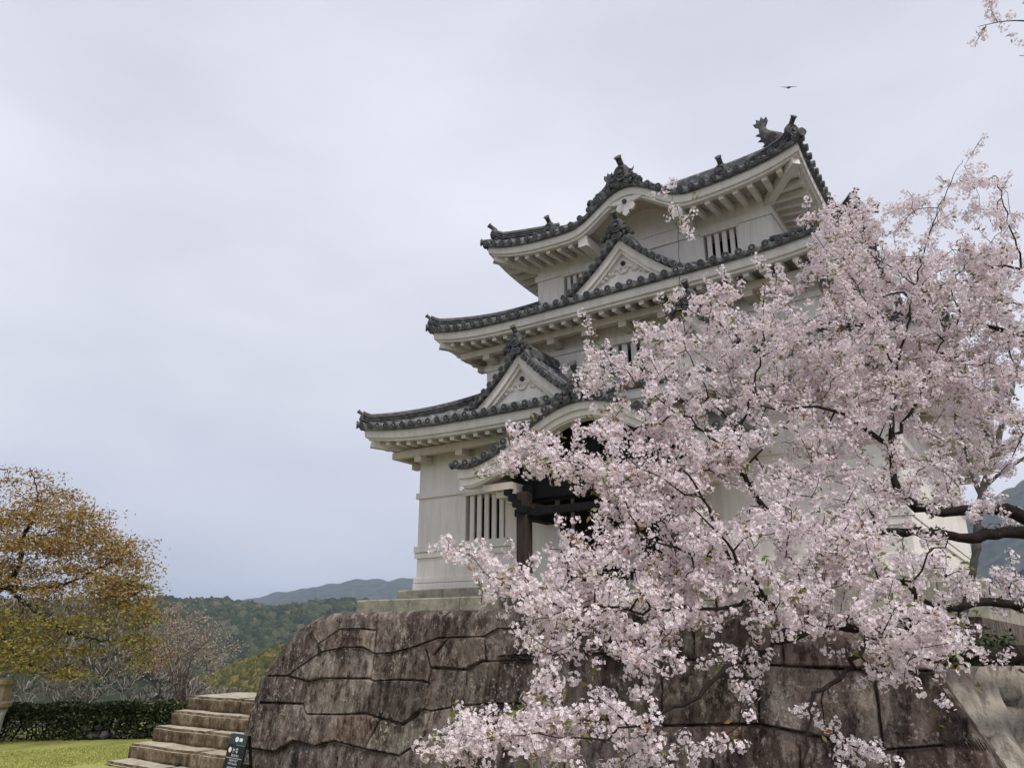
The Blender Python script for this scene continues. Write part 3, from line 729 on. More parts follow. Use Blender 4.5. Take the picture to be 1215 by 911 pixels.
# triangular dormer gables
def dormer(cx, bf, bb, zf, w, hgt, parent, orn, ends=True):
    """gable roof: front verge at y=bf, ridge runs back to y=bb; feet at height zf, half width w"""
    def pz(r): return zf+hgt*((1-r)*.72+.28*(1-r)**2.2)
    n = 16
    T = MB(); nb = max(2, int((bb-bf)/.2))
    for sg in (-1, 1):
        vs = []
        for j, y in enumerate((bf, bb)):
            for k in range(n+1): r = k/n; vs.append((cx+sg*w*r, y, pz(r)))
        T.add(vs, [(k, k+1, n+1+k+1, n+1+k) for k in range(n)])
        y = bf+.36
        while y < bb:
            T.half_tube([(cx+sg*w*(k/8), y, pz(k/8)) for k in range(9)], .07, (0,0,1), 4); y += .29
        # stacked verge tiles
        path = []
        for k in range(n+1):
            r = k/n; d = Vector((sg*w/n, 0, pz(min(1,r+.03))-pz(max(0,r-.03)))).normalized()
            path.append((Vector((cx+sg*w*r, bf+.17, pz(r))), Vector((0,1,0)), Vector((0,0,1))))
        T.sweep(path, [(-.16,-.05),(-.16,.07),(-.06,.07),(-.05,.15),(.06,.15),(.07,.04),(.16,.04),(.16,-.05)])
    b = T; L_ = math.hypot(w, hgt); m_ = int(L_/.235)
    for sg in (-1, 1):
        for k in range(m_+1):
            r = (k+.35)/(m_+.4); p = Vector((cx+sg*w*r, bf, pz(r)+.005))
            b.disc(p+Vector((0,.25,0)), (0,-1,0), .088, .31, 12); b.mi = 1; b.disc(p+Vector((0,-.055,0)), (0,-1,0), .07, .006, 12); b.mi = 0
        p = Vector((cx+sg*(w+.02), bf+.0, pz(1)+.02))
        b.tube([p, p+Vector((sg*.16,0,-.01))], .09, 10)
    g = kb(T, 'gable', [M_TILE, M_TILE_D], parent)
    # plaster: boards and recessed field
    b = MB()
    for (o0, o1, y0, y1) in ((.10,.36,bf+.10,bf+.30), (.36,.47,bf+.17,bf+.32)):
        for sg in (-1, 1):
            path = [(Vector((cx+sg*(w-.02)*(k/n), 0, pz(k/n))), Vector((0,1,0)), Vector((0,0,1))) for k in range(n+1)]
            b.sweep(path, [(y0,-o0),(y0,-o1),(y1,-o1),(y1,-o0)])
    kb(b, 'bargeboard', M_PL, g)
    b = MB(); vs = [(cx-w, bf+.28, zf-.5), (cx+w, bf+.28, zf-.5)]+[(cx+w*(1-k/n), bf+.28, pz(1-k/n)-.3) for k in range(n+1)]+[(cx-w*(k/n), bf+.28, pz(k/n)-.3) for k in range(1, n+1)]
    b.add(vs, [tuple(range(len(vs)))]); fl = kb(b, 'field', M_PL, g)
    # carved scroll relief
    b = MB(); zc = pz(0)-.80; y = bf+.27
    for sg in (-1, 1):
        for i in range(7):
            u_ = i/6; px_ = cx+sg*(.10+.62*u_); pz_ = zc-.06-.30*u_+.035*math.sin(i*2.4)
            b.tube([(px_-sg*.06, y, pz_), (px_, y-.03, pz_+.045), (px_+sg*.07, y-.01, pz_-.02)], [.03,.042,.02], 6)
            a = [(px_+math.cos(q)*.04, y-.015, pz_+.02+math.sin(q)*.04) for q in [2*PI*j/6 for j in range(7)]]; b.tube(a, .014, 5, False)
    for k in range(9):
        a = PI*k/8; b.tube([(cx+math.cos(a)*.12, y-.02, zc-.10-math.sin(a)*.10), (cx+math.cos(a+.4)*.13, y-.02, zc-.10-math.sin(a+.4)*.11)], .028, 6)
    rl = kb(b, 'relief', M_PL, fl)
    b = MB(); b.disc((cx, y+.01, zc+.07), (0,-1,0), .065, .05, 12); b.disc((cx, y-.04, zc+.07), (0,-1,0), .035, .03, 8); kb(b, 'boss', M_TILE_D, rl)
    # ridge, ornament
    b = MB()
    b.sweep([(Vector((cx, bf+.05, pz(0))), Vector((1,0,0)), U_), (Vector((cx, bb, pz(0))), Vector((1,0,0)), U_)],
            [(-.15,-.06),(-.15,.07),(-.13,.07),(-.13,.15),(-.11,.15),(-.09,.23),(0,.27),(.09,.23),(.11,.15),(.13,.15),(.13,.07),(.15,.07),(.15,-.06)])
    r_ = kb(b, 'gable_ridge', M_TILE, g)
    b = MB(); ornament(b, (cx, bf+.0, pz(0)+.02), (0,-1,0), orn)
    kb(b, 'ridge_ornament', M_ORN, g)
    if ends:
        for sg in (-1, 1):
            b = MB(); p = Vector((cx+sg*(w-.06), bf+.12, pz(.97)+.06)); ornament(b, p, (sg*.5,-1,0), orn*.5, False, False); kb(b, 'foot_ornament', M_ORN, g)
    return g
for cx in (-2.3, 2.3): dormer(cx, -H1-.62, -H2+.02, Z(5.36), 1.72, 1.52, rf1, .62)
dormer(.02, -H2-.60, -H3+.02, Z(8.36), 2.02, 1.62, rf2, .66)
# matching gables on the right side of the lower and middle roofs
for r_, h_, bk, zf, w_, hg, par in ((rf1, H1, H2, 5.42, 2.3, 2.0, rf1), (rf2, H2, H3, 8.42, 1.7, 1.4, rf2)):
    n0_ = set(bpy.data.objects); g = dormer(0, -h_-.62, -bk+.02, Z(zf), w_, hg, par, .62)
    for o in set(bpy.data.objects)-n0_:
        me = o.data; me.transform(Matrix.Rotation(PI/2, 4, 'Z'))

# ------------------------------------------------------------------ porch with its arched roof (part of the keep)
PF, PB, PWD = -7.50, -H1+.02, 3.42
def pk(x):
    r = min(1, abs(x)/3.3); return Z(3.80)+1.14*(.5+.5*math.cos(PI*r))**1.05 + (.05*max(0,(abs(x)-3.0)/.4))
N = 56
b = MB(); vs = []
for y in (PF, PB):
    for i in range(N+1): x = -PWD+2*PWD*i/N; vs.append((x, y, pk(x)))
b.add(vs, [(i, i+1, N+1+i+1, N+1+i) for i in range(N)])
vs = []
for y in (PF+.02, PB):
    for i in range(N+1): x = -PWD+2*PWD*i/N; vs.append((x, y, pk(x)-.08))
b.add(vs, [(i, N+1+i, N+1+i+1, i+1) for i in range(N)])
vs = []
for i in range(N+1): x = -PWD+2*PWD*i/N; vs += [(x, PF, pk(x)), (x, PF+.02, pk(x)-.08)]
b.add(vs, [(2*i, 2*i+1, 2*i+3, 2*i+2) for i in range(N)])
be = b; m_ = 24
for i in range(m_+1):
    x = -PWD+.08+(2*PWD-.16)*i/m_
    dz = (pk(x+.02)-pk(x-.02))/.04; up = Vector((-dz, 0, 1)).normalized(); p = Vector((x, 0, pk(x)+.015))
    b.half_tube([p+Vector((0,PF-.02,0)), p+Vector((0,PB,0))], .085, up)
    be.disc(p+Vector((0,PF+.06,0))+up*.02, (0,-1,-.05), .102, .13, 14); be.mi = 1; be.disc(p+Vector((0,PF-.068,0))+up*.02, (0,-1,-.05), .082, .008, 12); be.mi = 0; be.disc(p+Vector((0,PF-.075,0))+up*.02, (0,-1,-.05), .038, .008, 8)
for sg in (-1, 1):
    p = Vector((sg*(PWD-.05), PF+.05, pk(PWD)+.05)); be.tube([p, p+Vector((sg*.2,0,-.03))], .10, 12)
    be.tube([(sg*PWD, PF+.05, pk(PWD)+.04), (sg*PWD, PB, pk(PWD)+.04)], .09, 8)
porch = kb(b, 'porch_roof', [M_TILE, M_TILE_D], keep)
b = MB()
ornament(b, (0, PF-.02, pk(0)+.04), (0,-1,0), .8)
b.sweep([(Vector((0, PF+.05, pk(0))), Vector((1,0,0)), U_), (Vector((0, PB, pk(0))), Vector((1,0,0)), U_)], [(-.17,-.05),(-.17,.1),(-.12,.2),(0,.27),(.12,.2),(.17,.1),(.17,-.05)])
kb(b, 'ridge_ornament', M_ORN, porch)
# stepped, thick plaster bargeboard following the arch, tapering to the tips
b = MB()
for (a0, a1, y0, y1) in ((.085,.30,.07,.5), (.30,.47,.13,.5), (.47,.52,.17,.45)):
    path = []
    for i in range(N+1):
        x = (-PWD+.05)+(2*PWD-.10)*i/N; k_ = .80+.2*abs(x)/PWD
        path.append((Vector((x, PF, pk(x))), Vector((0,1,0)), Vector((0,0,k_))))
    b.sweep(path, [(y0,-a0),(y0,-a1),(y1,-a1),(y1,-a0)])
for sg in (-1, 1):
    b.disc((sg*(PWD-.16), PF+.12, pk(PWD)-.56), (0,-1,0), .06, .05, 10)
kb(b, 'bargeboard', M_PL, porch)
b = MB()
for i in range(-6, 7):
    if abs(i) < 4: continue
    x = i*.44; b.beam((x, PF+.5, pk(x)-.42), (x, PB+.0, pk(x)-.42), .12, .14)
vs = []
for y in (PF+.45, PB):
    for i in range(N+1): x = -PWD+.1+2*(PWD-.1)*i/N; vs.append((x, y, pk(x)-.30))
b.add(vs, [(i, N+1+i, N+1+i+1, i+1) for i in range(N)])
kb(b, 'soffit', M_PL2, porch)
# white corbels between bargeboard and dark beams
for sg in (-1, 1):
    b = MB()
    for k, (x0, x1, z0, z1) in enumerate(((1.95,2.75,3.18,3.34),(1.95,2.45,3.02,3.18),(1.95,2.2,2.88,3.02))):
        b.box(*sorted((sg*x0, sg*x1)), PF+.25+.1*k, PB, Z(z0), Z(z1))
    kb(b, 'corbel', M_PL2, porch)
# timber frame
for sg in (-1, 1):
    b = MB(); b.bevbox(sg*1.74-.135, sg*1.74+.135, -7.18, -6.90, Z(.26), Z(3.1), .02); kb(b, 'post', M_WOOD, keep)
    b = MB(); b.bevbox(sg*1.74-.28, sg*1.74+.28, -7.32, -6.76, Z(.20), Z(.40), .04); kb(b, 'post_base', M_PLINTH, keep)
b = MB()
b.box(-1.95, 1.95, -7.13, -6.95, Z(2.56), Z(2.72)); b.box(-2.1, 2.1, -6.80, -6.5, Z(2.98), Z(3.30))
for sg in (-1, 1):
    b.box(sg*1.74-.13, sg*1.74+.13, -6.9, PB-.02, Z(2.50), Z(2.76)); b.box(sg*1.74-.13, sg*1.74+.13, -6.9, PB-.02, Z(2.96), Z(3.3))
    for k in range(4):      # stepped bracket arms
        b.box(*sorted((sg*(1.60+k*.13), sg*(1.78+k*.13))), -7.30+.02*k, -6.78, Z(2.60+k*.15), Z(2.76+k*.15))
kb(b, 'porch_beam', M_BLACK, keep)
b = MB(); vs = []       # dark sheet added for the shaded void in the arch
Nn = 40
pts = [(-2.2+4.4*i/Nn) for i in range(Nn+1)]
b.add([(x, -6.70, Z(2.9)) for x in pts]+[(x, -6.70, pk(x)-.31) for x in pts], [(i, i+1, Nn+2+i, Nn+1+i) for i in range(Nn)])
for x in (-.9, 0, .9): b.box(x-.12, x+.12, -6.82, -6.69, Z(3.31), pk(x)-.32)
kb(b, 'arch_shade_panel', M_BLACK, keep)
b = MB(); vs = []
for y in (PF+.52, PB+.01):
    for x in pts: vs.append((x*1.03, y, pk(x*1.03)-.315))
b.add(vs, [(i, Nn+1+i, Nn+2+i, i+1) for i in range(Nn)]); kb(b, 'porch_ceiling', M_BLACK, keep)
# doorway
b = MB(); b.add([(-1.3,-H1+.30,Z(1.0)),(1.3,-H1+.30,Z(1.0)),(1.3,-H1+.30,Z(3.4)),(-1.3,-H1+.30,Z(3.4))], [(0,1,2,3)])
for i in range(5): x = -1.2+i*.6; b.box(x-.03, x+.03, -H1+.26, -H1+.31, Z(1.1), Z(3.3))
for z in (1.5, 2.2, 2.9): b.box(-1.25, 1.25, -H1+.24, -H1+.29, Z(z), Z(z)+.1)
kb(b, 'door', M_BLACK, keep)
b = MB(); b.box(-1.42,-1.24,-H1-.10,-H1+.1,Z(1.12),Z(3.3)); b.box(1.24,1.42,-H1-.10,-H1+.1,Z(1.12),Z(3.3)); b.box(-1.9,1.9,-H1-.11,-H1+.1,Z(3.3),Z(3.5)); kb(b, 'door_frame', M_BLACK, keep)
b = MB(); b.bevbox(-2.5, 2.5, -7.6, -6.2, Z(.2), Z(.52)); b.bevbox(-1.7, 1.7, -6.9, -5.95, Z(.5), Z(.82)); b.bevbox(-1.5, 1.5, -6.4, -5.95, Z(.8), Z(1.12)); kb(b, 'entrance_step', M_PLINTH, keep)

# ------------------------------------------------------------------ terrace wall of big fitted blocks
def fbm(x, y, z, o=4):
    return noise.fractal(Vector((x, y, z)), 1.0, 2.0, o)
TERR = 2.01
WB = -14.7
ZTOP = ([-.76,-.70,-.54,-.35,-.20,-.04,.20,.48,.9,5.7,6.3,6.75,7.06,7.36,7.85], [.05,.45,1.18,1.53,1.70,1.84,1.95,2.01,2.02,2.02,1.86,1.60,1.50,.95,.05])
ZJ = lambda X, Y: (280+X/3.375, 680+Y/3.375)
JOINTS = [[(290,240),(320,285),(400,222),(480,220),(545,228)],
 [(215,410),(335,315),(430,295),(505,297),(550,322),(620,318),(720,290),(800,258),(900,255),(985,252),(1035,220),(1160,222)],
 [(140,410),(215,410),(300,432),(360,420),(540,420),(560,430),(660,425),(760,430),(787,440)],
 [(550,322),(548,420)], [(480,220),(470,295)], [(760,305),(785,378),(925,385),(990,352),(1060,350),(1230,345)], [(985,252),(1000,352)], [(845,258),(790,330)],
 [(125,515),(290,520),(310,560),(440,562),(545,558),(610,578),(700,600),(740,570),(770,540)], [(295,432),(290,520)], [(555,430),(545,558)],
 [(787,385),(770,540),(800,548),(930,525),(1050,520),(1240,518)], [(930,385),(925,525)], [(1058,350),(1050,520)],
 [(50,685),(210,708),(270,665),(360,685),(430,665),(550,695),(690,722),(705,790)], [(440,562),(430,665)], [(610,578),(560,695)], [(800,550),(790,640),(740,690),(695,722)], [(320,285),(335,315)], [(545,165),(545,228),(550,322)]]
segs = []
for pl in JOINTS:
    q = [on_b(*ZJ(*p), WB-.08) for p in pl]
    segs += [(a.x, a.z, b.x, b.z) for a, b in zip(q[:-1], q[1:])]
# the courses farther right, behind the cherry
for z0, lo in ((1.55, 3.1), (1.02, 3.2), (.48, 2.6), (.02, .3)):
    x = lo; z = z0
    while x < 8:
        x2 = x+rng.uniform(.5, .95); z2 = z0+rng.uniform(-.07, .07); segs.append((x, z, x2, z2)); 
        segs.append((x2, z2, x2+rng.uniform(-.06,.06), z2+rng.uniform(.42,.56))); x, z = x2, z2
segs = np.array(segs)
def segdist(px, pz):
    d = np.full(len(px), 9.)
    for x0, z0, x1, z1 in segs:
        vx, vz = x1-x0, z1-z0; l2 = vx*vx+vz*vz+1e-9
        t = np.clip(((px-x0)*vx+(pz-z0)*vz)/l2, 0, 1); d = np.minimum(d, np.hypot(px-x0-t*vx, pz-z0-t*vz))
    return d
tw = empty('stone_terrace_wall', (3.4, WB, 0), 'dark lichen stained terrace wall of large fitted stone blocks below the keep', 'stone wall')
def part_at(V, Fq, name, mat, parent, loc, smooth=True):
    return np_mesh(name, np.asarray(V)-np.array(tuple(loc)), Fq, mat, None, parent, smooth)
xs = np.concatenate([np.linspace(-.76, .6, 200, endpoint=False), np.linspace(.6, 4.2, 420, endpoint=False), np.linspace(4.2, 7.0, 200, endpoint=False), np.linspace(7.0, 7.85, 50)])
nv = 230; zt = np.interp(xs, *ZTOP)
A, Vv = np.meshgrid(xs, np.linspace(0, 1, nv), indexing='ij'); Zt = A*0+zt[:, None]; Zz = -.05+Vv*(Zt+.05)
dd = segdist(A.ravel(), Zz.ravel()).reshape(A.shape)
wob = np.array([fbm(a*1.1, 3.3, z*1.1, 3) for a, z in zip(A.ravel(), Zz.ravel())]).reshape(A.shape)
fin = np.array([fbm(a*11, 1.7, z*9, 3) for a, z in zip(A.ravel(), Zz.ravel())]).reshape(A.shape)
jw = .0062+.0018*np.clip(wob, -1, 1)
# every block gets its own set, tilt and tone
lab = -np.ones(A.shape, int); free = dd > .016; nl = 0
from collections import deque
for i0 in range(0, A.shape[0], 10):
    for j0 in range(0, A.shape[1], 10):
        if free[i0, j0] and lab[i0, j0] < 0:
            dq = deque([(i0, j0)]); lab[i0, j0] = nl
            while dq:
                i, j = dq.popleft()
                for i2, j2 in ((i+1,j),(i-1,j),(i,j+1),(i,j-1)):
                    if 0 <= i2 < A.shape[0] and 0 <= j2 < A.shape[1] and free[i2, j2] and lab[i2, j2] < 0: lab[i2, j2] = nl; dq.append((i2, j2))
            nl += 1
boff = np.zeros(A.shape); tone = np.ones(A.shape+(3,))
for k in range(nl):
    m_ = lab == k
    if m_.sum() < 150: continue
    ca, cz = A[m_].mean(), Zz[m_].mean(); g_ = rng.normal(0, 1, 3)
    boff[m_] = .012*g_[0]+np.clip(.05*g_[1]*(A[m_]-ca)+.05*g_[2]*(Zz[m_]-cz), -.02, .02)
    tone[m_] = np.clip(.95+.20*rng.normal(), .62, 1.3)*np.array([1+.05*rng.normal(), 1, 1-.03*rng.normal()])
dep = boff+.075*np.exp(-(dd/jw)**2)-.012*wob-.012*fin
edge = np.clip((Zt-Zz)/.10, 0, 1); lft = np.clip((A+.76)/.35, 0, 1); rgt = np.clip((7.85-A)/.3, 0, 1)
rnd = .07*(1-np.sqrt(1-(1-edge)**2+1e-9))+.20*(1-np.sqrt(1-(1-lft)**2+1e-9))
Bf = WB-.34+.34*np.clip(Zz/2.02, 0, 1)+dep+rnd
V = np.stack([A, Bf, Zz], -1).reshape(-1, 3); n0, n1 = A.shape
ii, jj = np.meshgrid(np.arange(n0-1), np.arange(n1-1), indexing='ij'); b0 = (ii*n1+jj).ravel()
front = part_at(V, np.stack([b0, b0+n1, b0+n1+1, b0+1], -1), 'front_face', M_STONE, tw, tw.location)
ca_ = front.data.color_attributes.new('block_tone', 'FLOAT_COLOR', 'POINT'); ca_.data.foreach_set('color', np.concatenate([tone.reshape(-1,3), np.ones((tone.size//3,1))], 1).astype(np.float32).ravel())
# top and left end follow the same outline back to the yard
nb_ = 40; ys = np.linspace(0, 1, nb_); vs = []
for i, a in enumerate(xs):
    y0 = Bf[i, -1]; y1 = -9.2
    for f_ in ys:
        y = y0+(y1-y0)*f_**1.6; vs.append((a, y, zt[i]-.001+(fbm(a*1.5, y*1.5, 5, 3)*.03*min(1, f_*6)) - (.0 if a > .4 else 0)))
ii, jj = np.meshgrid(np.arange(len(xs)-1), np.arange(nb_-1), indexing='ij'); b0 = (ii*nb_+jj).ravel()
def white_tone(o):
    c = o.data.color_attributes.new('block_tone', 'FLOAT_COLOR', 'POINT'); c.data.foreach_set('color', np.ones(len(o.data.vertices)*4, np.float32))
    return o
white_tone(part_at(np.array(vs), np.stack([b0, b0+nb_, b0+nb_+1, b0+1], -1), 'top_face', M_STONE, tw, tw.location))
# right hand face: split slabs running back, sunlight painted in as paler stone
vs = []; na, nz_ = 420, 90
sl_ = [(rng.uniform(-14.7, -6), rng.uniform(0, 1)) for _ in range(60)]
for i in range(na):
    y = -14.78+ (i/(na-1))**1.3*8.4
    for j in range(nz_):
        v = j/(nz_-1); zt_ = 1.50+.03*math.sin(y*3); z = v*zt_
        q = (y*2.1-z*.9)                         # joints lean with the batter
        cell = math.floor(q/.42+.30*math.sin(z*2.3)+.12*math.sin(z*7+y)); fr = (q/.42+.30*math.sin(z*2.3)+.12*math.sin(z*7+y))-cell
        d_ = min(fr, 1-fr)*.42; hz = (z*1.1+cell*.37) % 1.0; d_ = min(d_, min(hz, 1-hz)*.8)
        rec = .15*math.exp(-(d_/.022)**2)+.03*math.exp(-d_/.06)
        jit = ((cell*7919) % 13)/13*.12
        vs.append((7.80-.48*min(z, 1.5)+.55*(y+14.78)-rec+jit-.06+.02*fbm(y*2, z*2, 1, 4)+.05*fbm(y*7, z*2.5, 4, 4), y+.02, z))
ii, jj = np.meshgrid(np.arange(na-1), np.arange(nz_-1), indexing='ij'); b0 = (ii*nz_+jj).ravel()
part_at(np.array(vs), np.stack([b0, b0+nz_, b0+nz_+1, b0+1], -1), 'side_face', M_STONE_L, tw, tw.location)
# yard on top of the terrace
M_YARD = mat_noise('gravel_yard', [(.3,(.14,.12,.095)),(.7,(.30,.27,.22))], 9, .95, .5, .01, (1,1,1), 8)
b = MB(); b.add([(6.9,-14.5,1.46),(11.6,-6.4,1.46),(11.6,20,1.46),(6.9,20,1.46)], [(0,1,2,3)]); b.add([(-.3,-9.6,TERR-.03),(7.0,-9.6,TERR-.03),(7.0,-9.6,TERR-.03),(7.02,-9.6,TERR-.03),(7.02,20,TERR-.03),(-7.6,20,TERR-.03),(-7.6,-7.4,TERR-.03),(-.3,-7.4,TERR-.03)], [(0,2,3,4,5,6,7)])
tag(b.build('castle_yard', M_YARD), kind='structure')
b = MB(); b.box(-7.6, -.3, -7.45, -7.25, 0, TERR-.035); b.box(-7.7, -7.5, -7.4, 20, 0, TERR-.035); b.box(6.88, 7.03, -9.55, 20, 0, TERR-.035); b.box(11.5, 11.7, -6.5, 20, 0, 1.45)
tag(white_tone(b.build('yard_retaining_wall', M_STONE)), 'low dark stone retaining wall holding up the yard round the keep', 'stone wall')

# ------------------------------------------------------------------ stone stairs
import bmesh
def rough_box(x0, x1, y0, y1, z0, z1, res, amp, seed, bev=.03):
    bm = bmesh.new(); bmesh.ops.create_cube(bm, size=1)
    for v in bm.verts: v.co = Vector((x0 if v.co.x < 0 else x1, y0 if v.co.y < 0 else y1, z0 if v.co.z < 0 else z1))
    bmesh.ops.bevel(bm, geom=bm.edges[:], offset=bev, segments=2, affect='EDGES')
    for ax, (lo, hi) in enumerate(((x0,x1),(y0,y1),(z0,z1))):
        n = int((hi-lo)/res)
        for k in range(1, n):
            c = [0,0,0]; c[ax] = lo+(hi-lo)*k/n; nn = [0,0,0]; nn[ax] = 1
            bmesh.ops.bisect_plane(bm, geom=bm.verts[:]+bm.edges[:]+bm.faces[:], plane_co=c, plane_no=nn)
    bm.normal_update()
    for v in bm.verts:
        v.co += v.normal*(amp*(noise.fractal(v.co*2.3+Vector((seed,0,0)), 1, 2, 3)+.4*noise.fractal(v.co*11+Vector((0,seed,0)), 1, 2, 3)))
    return bm
def bm_obj(bm, name, mat, parent=None, smooth=True):
    me = bpy.data.meshes.new(name); bm.to_mesh(me); bm.free(); me.materials.append(mat)
    for p in me.polygons: p.use_smooth = smooth
    o = bpy.data.objects.new(name, me); COL.objects.link(o)
    if parent: o.parent = parent
    return o
st = empty('stone_stairs', (-2.2, -14.4, 0), 'worn stone stairs with bright sunlit treads climbing beside the left end of the terrace wall', 'stairs')
for k in range(5):
    z = .85-.2*k; y = [-13.68,-13.93,-14.20,-14.54,-14.88][k]; yb = y+.62 if k else -12.6
    jx = [-3.75, -2.45+.35*(k % 2), -.35]
    bmj = bmesh.new()
    for a, c in zip(jx[:-1], jx[1:]):
        t_ = rough_box(a+.004, c-.004, y+rng.uniform(-.015,.015), yb, z-.235, z, .07, .014, k*3.1+a, .035)
        me = bpy.data.meshes.new('tmp'); t_.to_mesh(me); t_.free(); bmj.from_mesh(me); bpy.data.meshes.remove(me)
    bmesh.ops.translate(bmj, verts=bmj.verts[:], vec=-st.location)
    bm_obj(bmj, 'step', M_STEP, st)
b = MB(); b.box(-3.70, -.35, -12.75, -7.5, .0, .80); tag(b.build('stair_landing', M_YARD), kind='structure')

# ------------------------------------------------------------------ folding notice board
M_SIGN = mat_noise('black_sign_panel', [(.3,(.006,.006,.007)),(.7,(.012,.012,.014))], 3, .35, 0)
M_SLATE = mat_noise('slate_header', [(.3,(.035,.045,.06)),(.7,(.05,.06,.075))], 3, .4, 0)
M_WHITE = mat_noise('white_lettering', [(.3,(.75,.75,.75)),(.7,(.85,.85,.85))], 3, .6, 0)
M_TEAL = mat_noise('teal_rule', [(.3,(.05,.28,.32)),(.7,(.07,.34,.38))], 3, .6, 0)
SD = 8.95
top = at(286, 871, SD); sgn = empty('notice_board', (top.x, top.y, 0), 'small black folding notice board with white lettering standing before the stairs', 'sign', rz=YAW)
HT = top.z; th_ = R(-41)
SM = Matrix.Rotation(th_, 4, 'Z')        # local: x along the panel, -y its outward normal
WS, SP = .34, .13
def sign_panel(sg, extra=0.):
    """leaning panel: returns origin, x axis, up axis, outward normal"""
    top_ = Vector((0, 0, HT)); foot = Vector((0, -SP*sg, 0.0)); up = (top_-foot).normalized(); nrm = Vector((1,0,0)).cross(up)*(1 if sg > 0 else -1)
    return foot, Vector((1,0,0)), up, nrm
LEN = math.hypot(HT, SP)
for sg, mats in ((1, M_SIGN), (-1, M_SIGN)):
    fo, ax, up, nr_ = sign_panel(sg); b = MB()
    if sg > 0:
        q = [fo+ax*x+up*u+nr_*w for w in (0, .018) for x, u in ((-WS/2,0),(WS/2,0),(WS/2,LEN),(-WS/2,LEN))]
        b.add(q, [(0,1,2,3),(7,6,5,4),(0,4,5,1),(1,5,6,2),(2,6,7,3),(3,7,4,0)])
    else:
        for x0, x1, u0, u1 in ((-WS/2,-WS/2+.035,0,LEN),(WS/2-.035,WS/2,0,LEN),(-WS/2,WS/2,LEN-.05,LEN),(-WS/2,WS/2,.12,LEN*.62)):
            q = [fo+ax*x+up*u+nr_*w for w in (0, .018) for x, u in ((x0,u0),(x1,u0),(x1,u1),(x0,u1))]
            b.add(q, [(0,1,2,3),(7,6,5,4),(0,4,5,1),(1,5,6,2),(2,6,7,3),(3,7,4,0)])
    b.xform(SM); pnl = b.build('panel', mats, sgn)
    if sg > 0:
        def strip(mb, x0, x1, u0, u1, lift=.0195):
            q = [fo+ax*x+up*u+nr_*lift for x, u in ((x0,u0),(x1,u0),(x1,u1),(x0,u1))]; mb.add(q, [(0,1,2,3)])
        T0 = LEN
        b = MB(); strip(b, -WS/2+.002, WS/2-.002, T0-.095, T0-.004, .0188); b.xform(SM); b.build('header', M_SLATE, pnl)
        b = MB(); strip(b, -.02, WS/2-.01, T0-.107, T0-.100); b.xform(SM); b.build('rule', M_TEAL, pnl)
        L_ = MB()
        def blob(cx, cu, rx, ru):
            q = [fo+ax*(cx+rx*math.cos(2*PI*k/14))+up*(cu+ru*math.sin(2*PI*k/14))+nr_*.0195 for k in range(14)]; L_.add(q, [tuple(range(14))])
        blob(-.02, T0-.05, .036, .026); strip(L_, .03, .09, T0-.066, T0-.034)
        blob(-.11, T0-.155, .03, .027)
        lr = random.Random(3)
        def glyphs(x0, x1, u, s):
            x = x0
            while x < x1-s*.6:
                for _ in range(3):
                    if lr.random() < .5: v = u+lr.uniform(0, s*.85); strip(L_, x, x+s*.8, v, v+s*.16)
                    else: h_ = x+lr.uniform(0, s*.65); strip(L_, h_, h_+s*.17, u, u+s)
                x += s*1.12
        glyphs(-.05, .06, T0-.18, .05); glyphs(-.06, .09, T0-.215, .022)
        strip(L_, -WS/2+.02, WS/2-.02, T0-.232, T0-.228)
        for u_ in (.262, .292, .33, .36): glyphs(-.09, .10, T0-u_, .02)
        strip(L_, -WS/2+.02, WS/2-.02, T0-.378, T0-.374)
        blob(-.11, T0-.415, .028, .025); glyphs(-.04, .05, T0-.435, .045); glyphs(-.05, .07, T0-.475, .02)
        strip(L_, -WS/2+.02, WS/2-.02, T0-.492, T0-.488); glyphs(-.05, .06, T0-.53, .025); glyphs(-.09, .10, T0-.57, .03)
        L_.xform(SM); L_.build('lettering', M_WHITE, pnl)

# ------------------------------------------------------------------ stone post at the left edge
M_POST = mat_noise('pale_weathered_granite', [(.3,(.26,.26,.25)),(.7,(.46,.46,.44))], 5, .9, .4, .01)
M_TAN = mat_noise('tan_lichen_stone', [(.3,(.15,.115,.075)),(.55,(.27,.22,.15)),(.8,(.40,.35,.26))], 7, .9, .5, .015)
pb = at(-13, 868, 14.2); pb.z = 0
po = empty('stone_post', pb, 'pale tapered stone post with a wider tan block on top by the hedge', 'stone post', rz=YAW)
def ngon_ring(prof, n=10, sq=0):
    b = MB(); vs = []
    for r, z in prof:
        for k in range(n): a = 2*PI*k/n+.2; vs.append((r*math.cos(a), r*math.sin(a), z))
    b.add(vs, [(i*n+k, i*n+(k+1)%n, (i+1)*n+(k+1)%n, (i+1)*n+k) for i in range(len(prof)-1) for k in range(n)]+[tuple(range((len(prof)-1)*n, len(prof)*n))])
    return b
ngon_ring([(.17,0),(.17,.06),(.16,.12),(.19,.45),(.22,.56)], 12).build('shaft', M_POST, po, True)
ngon_ring([(.22,.56),(.27,.60),(.28,.66),(.23,.69),(.24,.92),(.28,.97),(.28,1.02),(.20,1.05)], 8).build('capital', M_TAN, po)

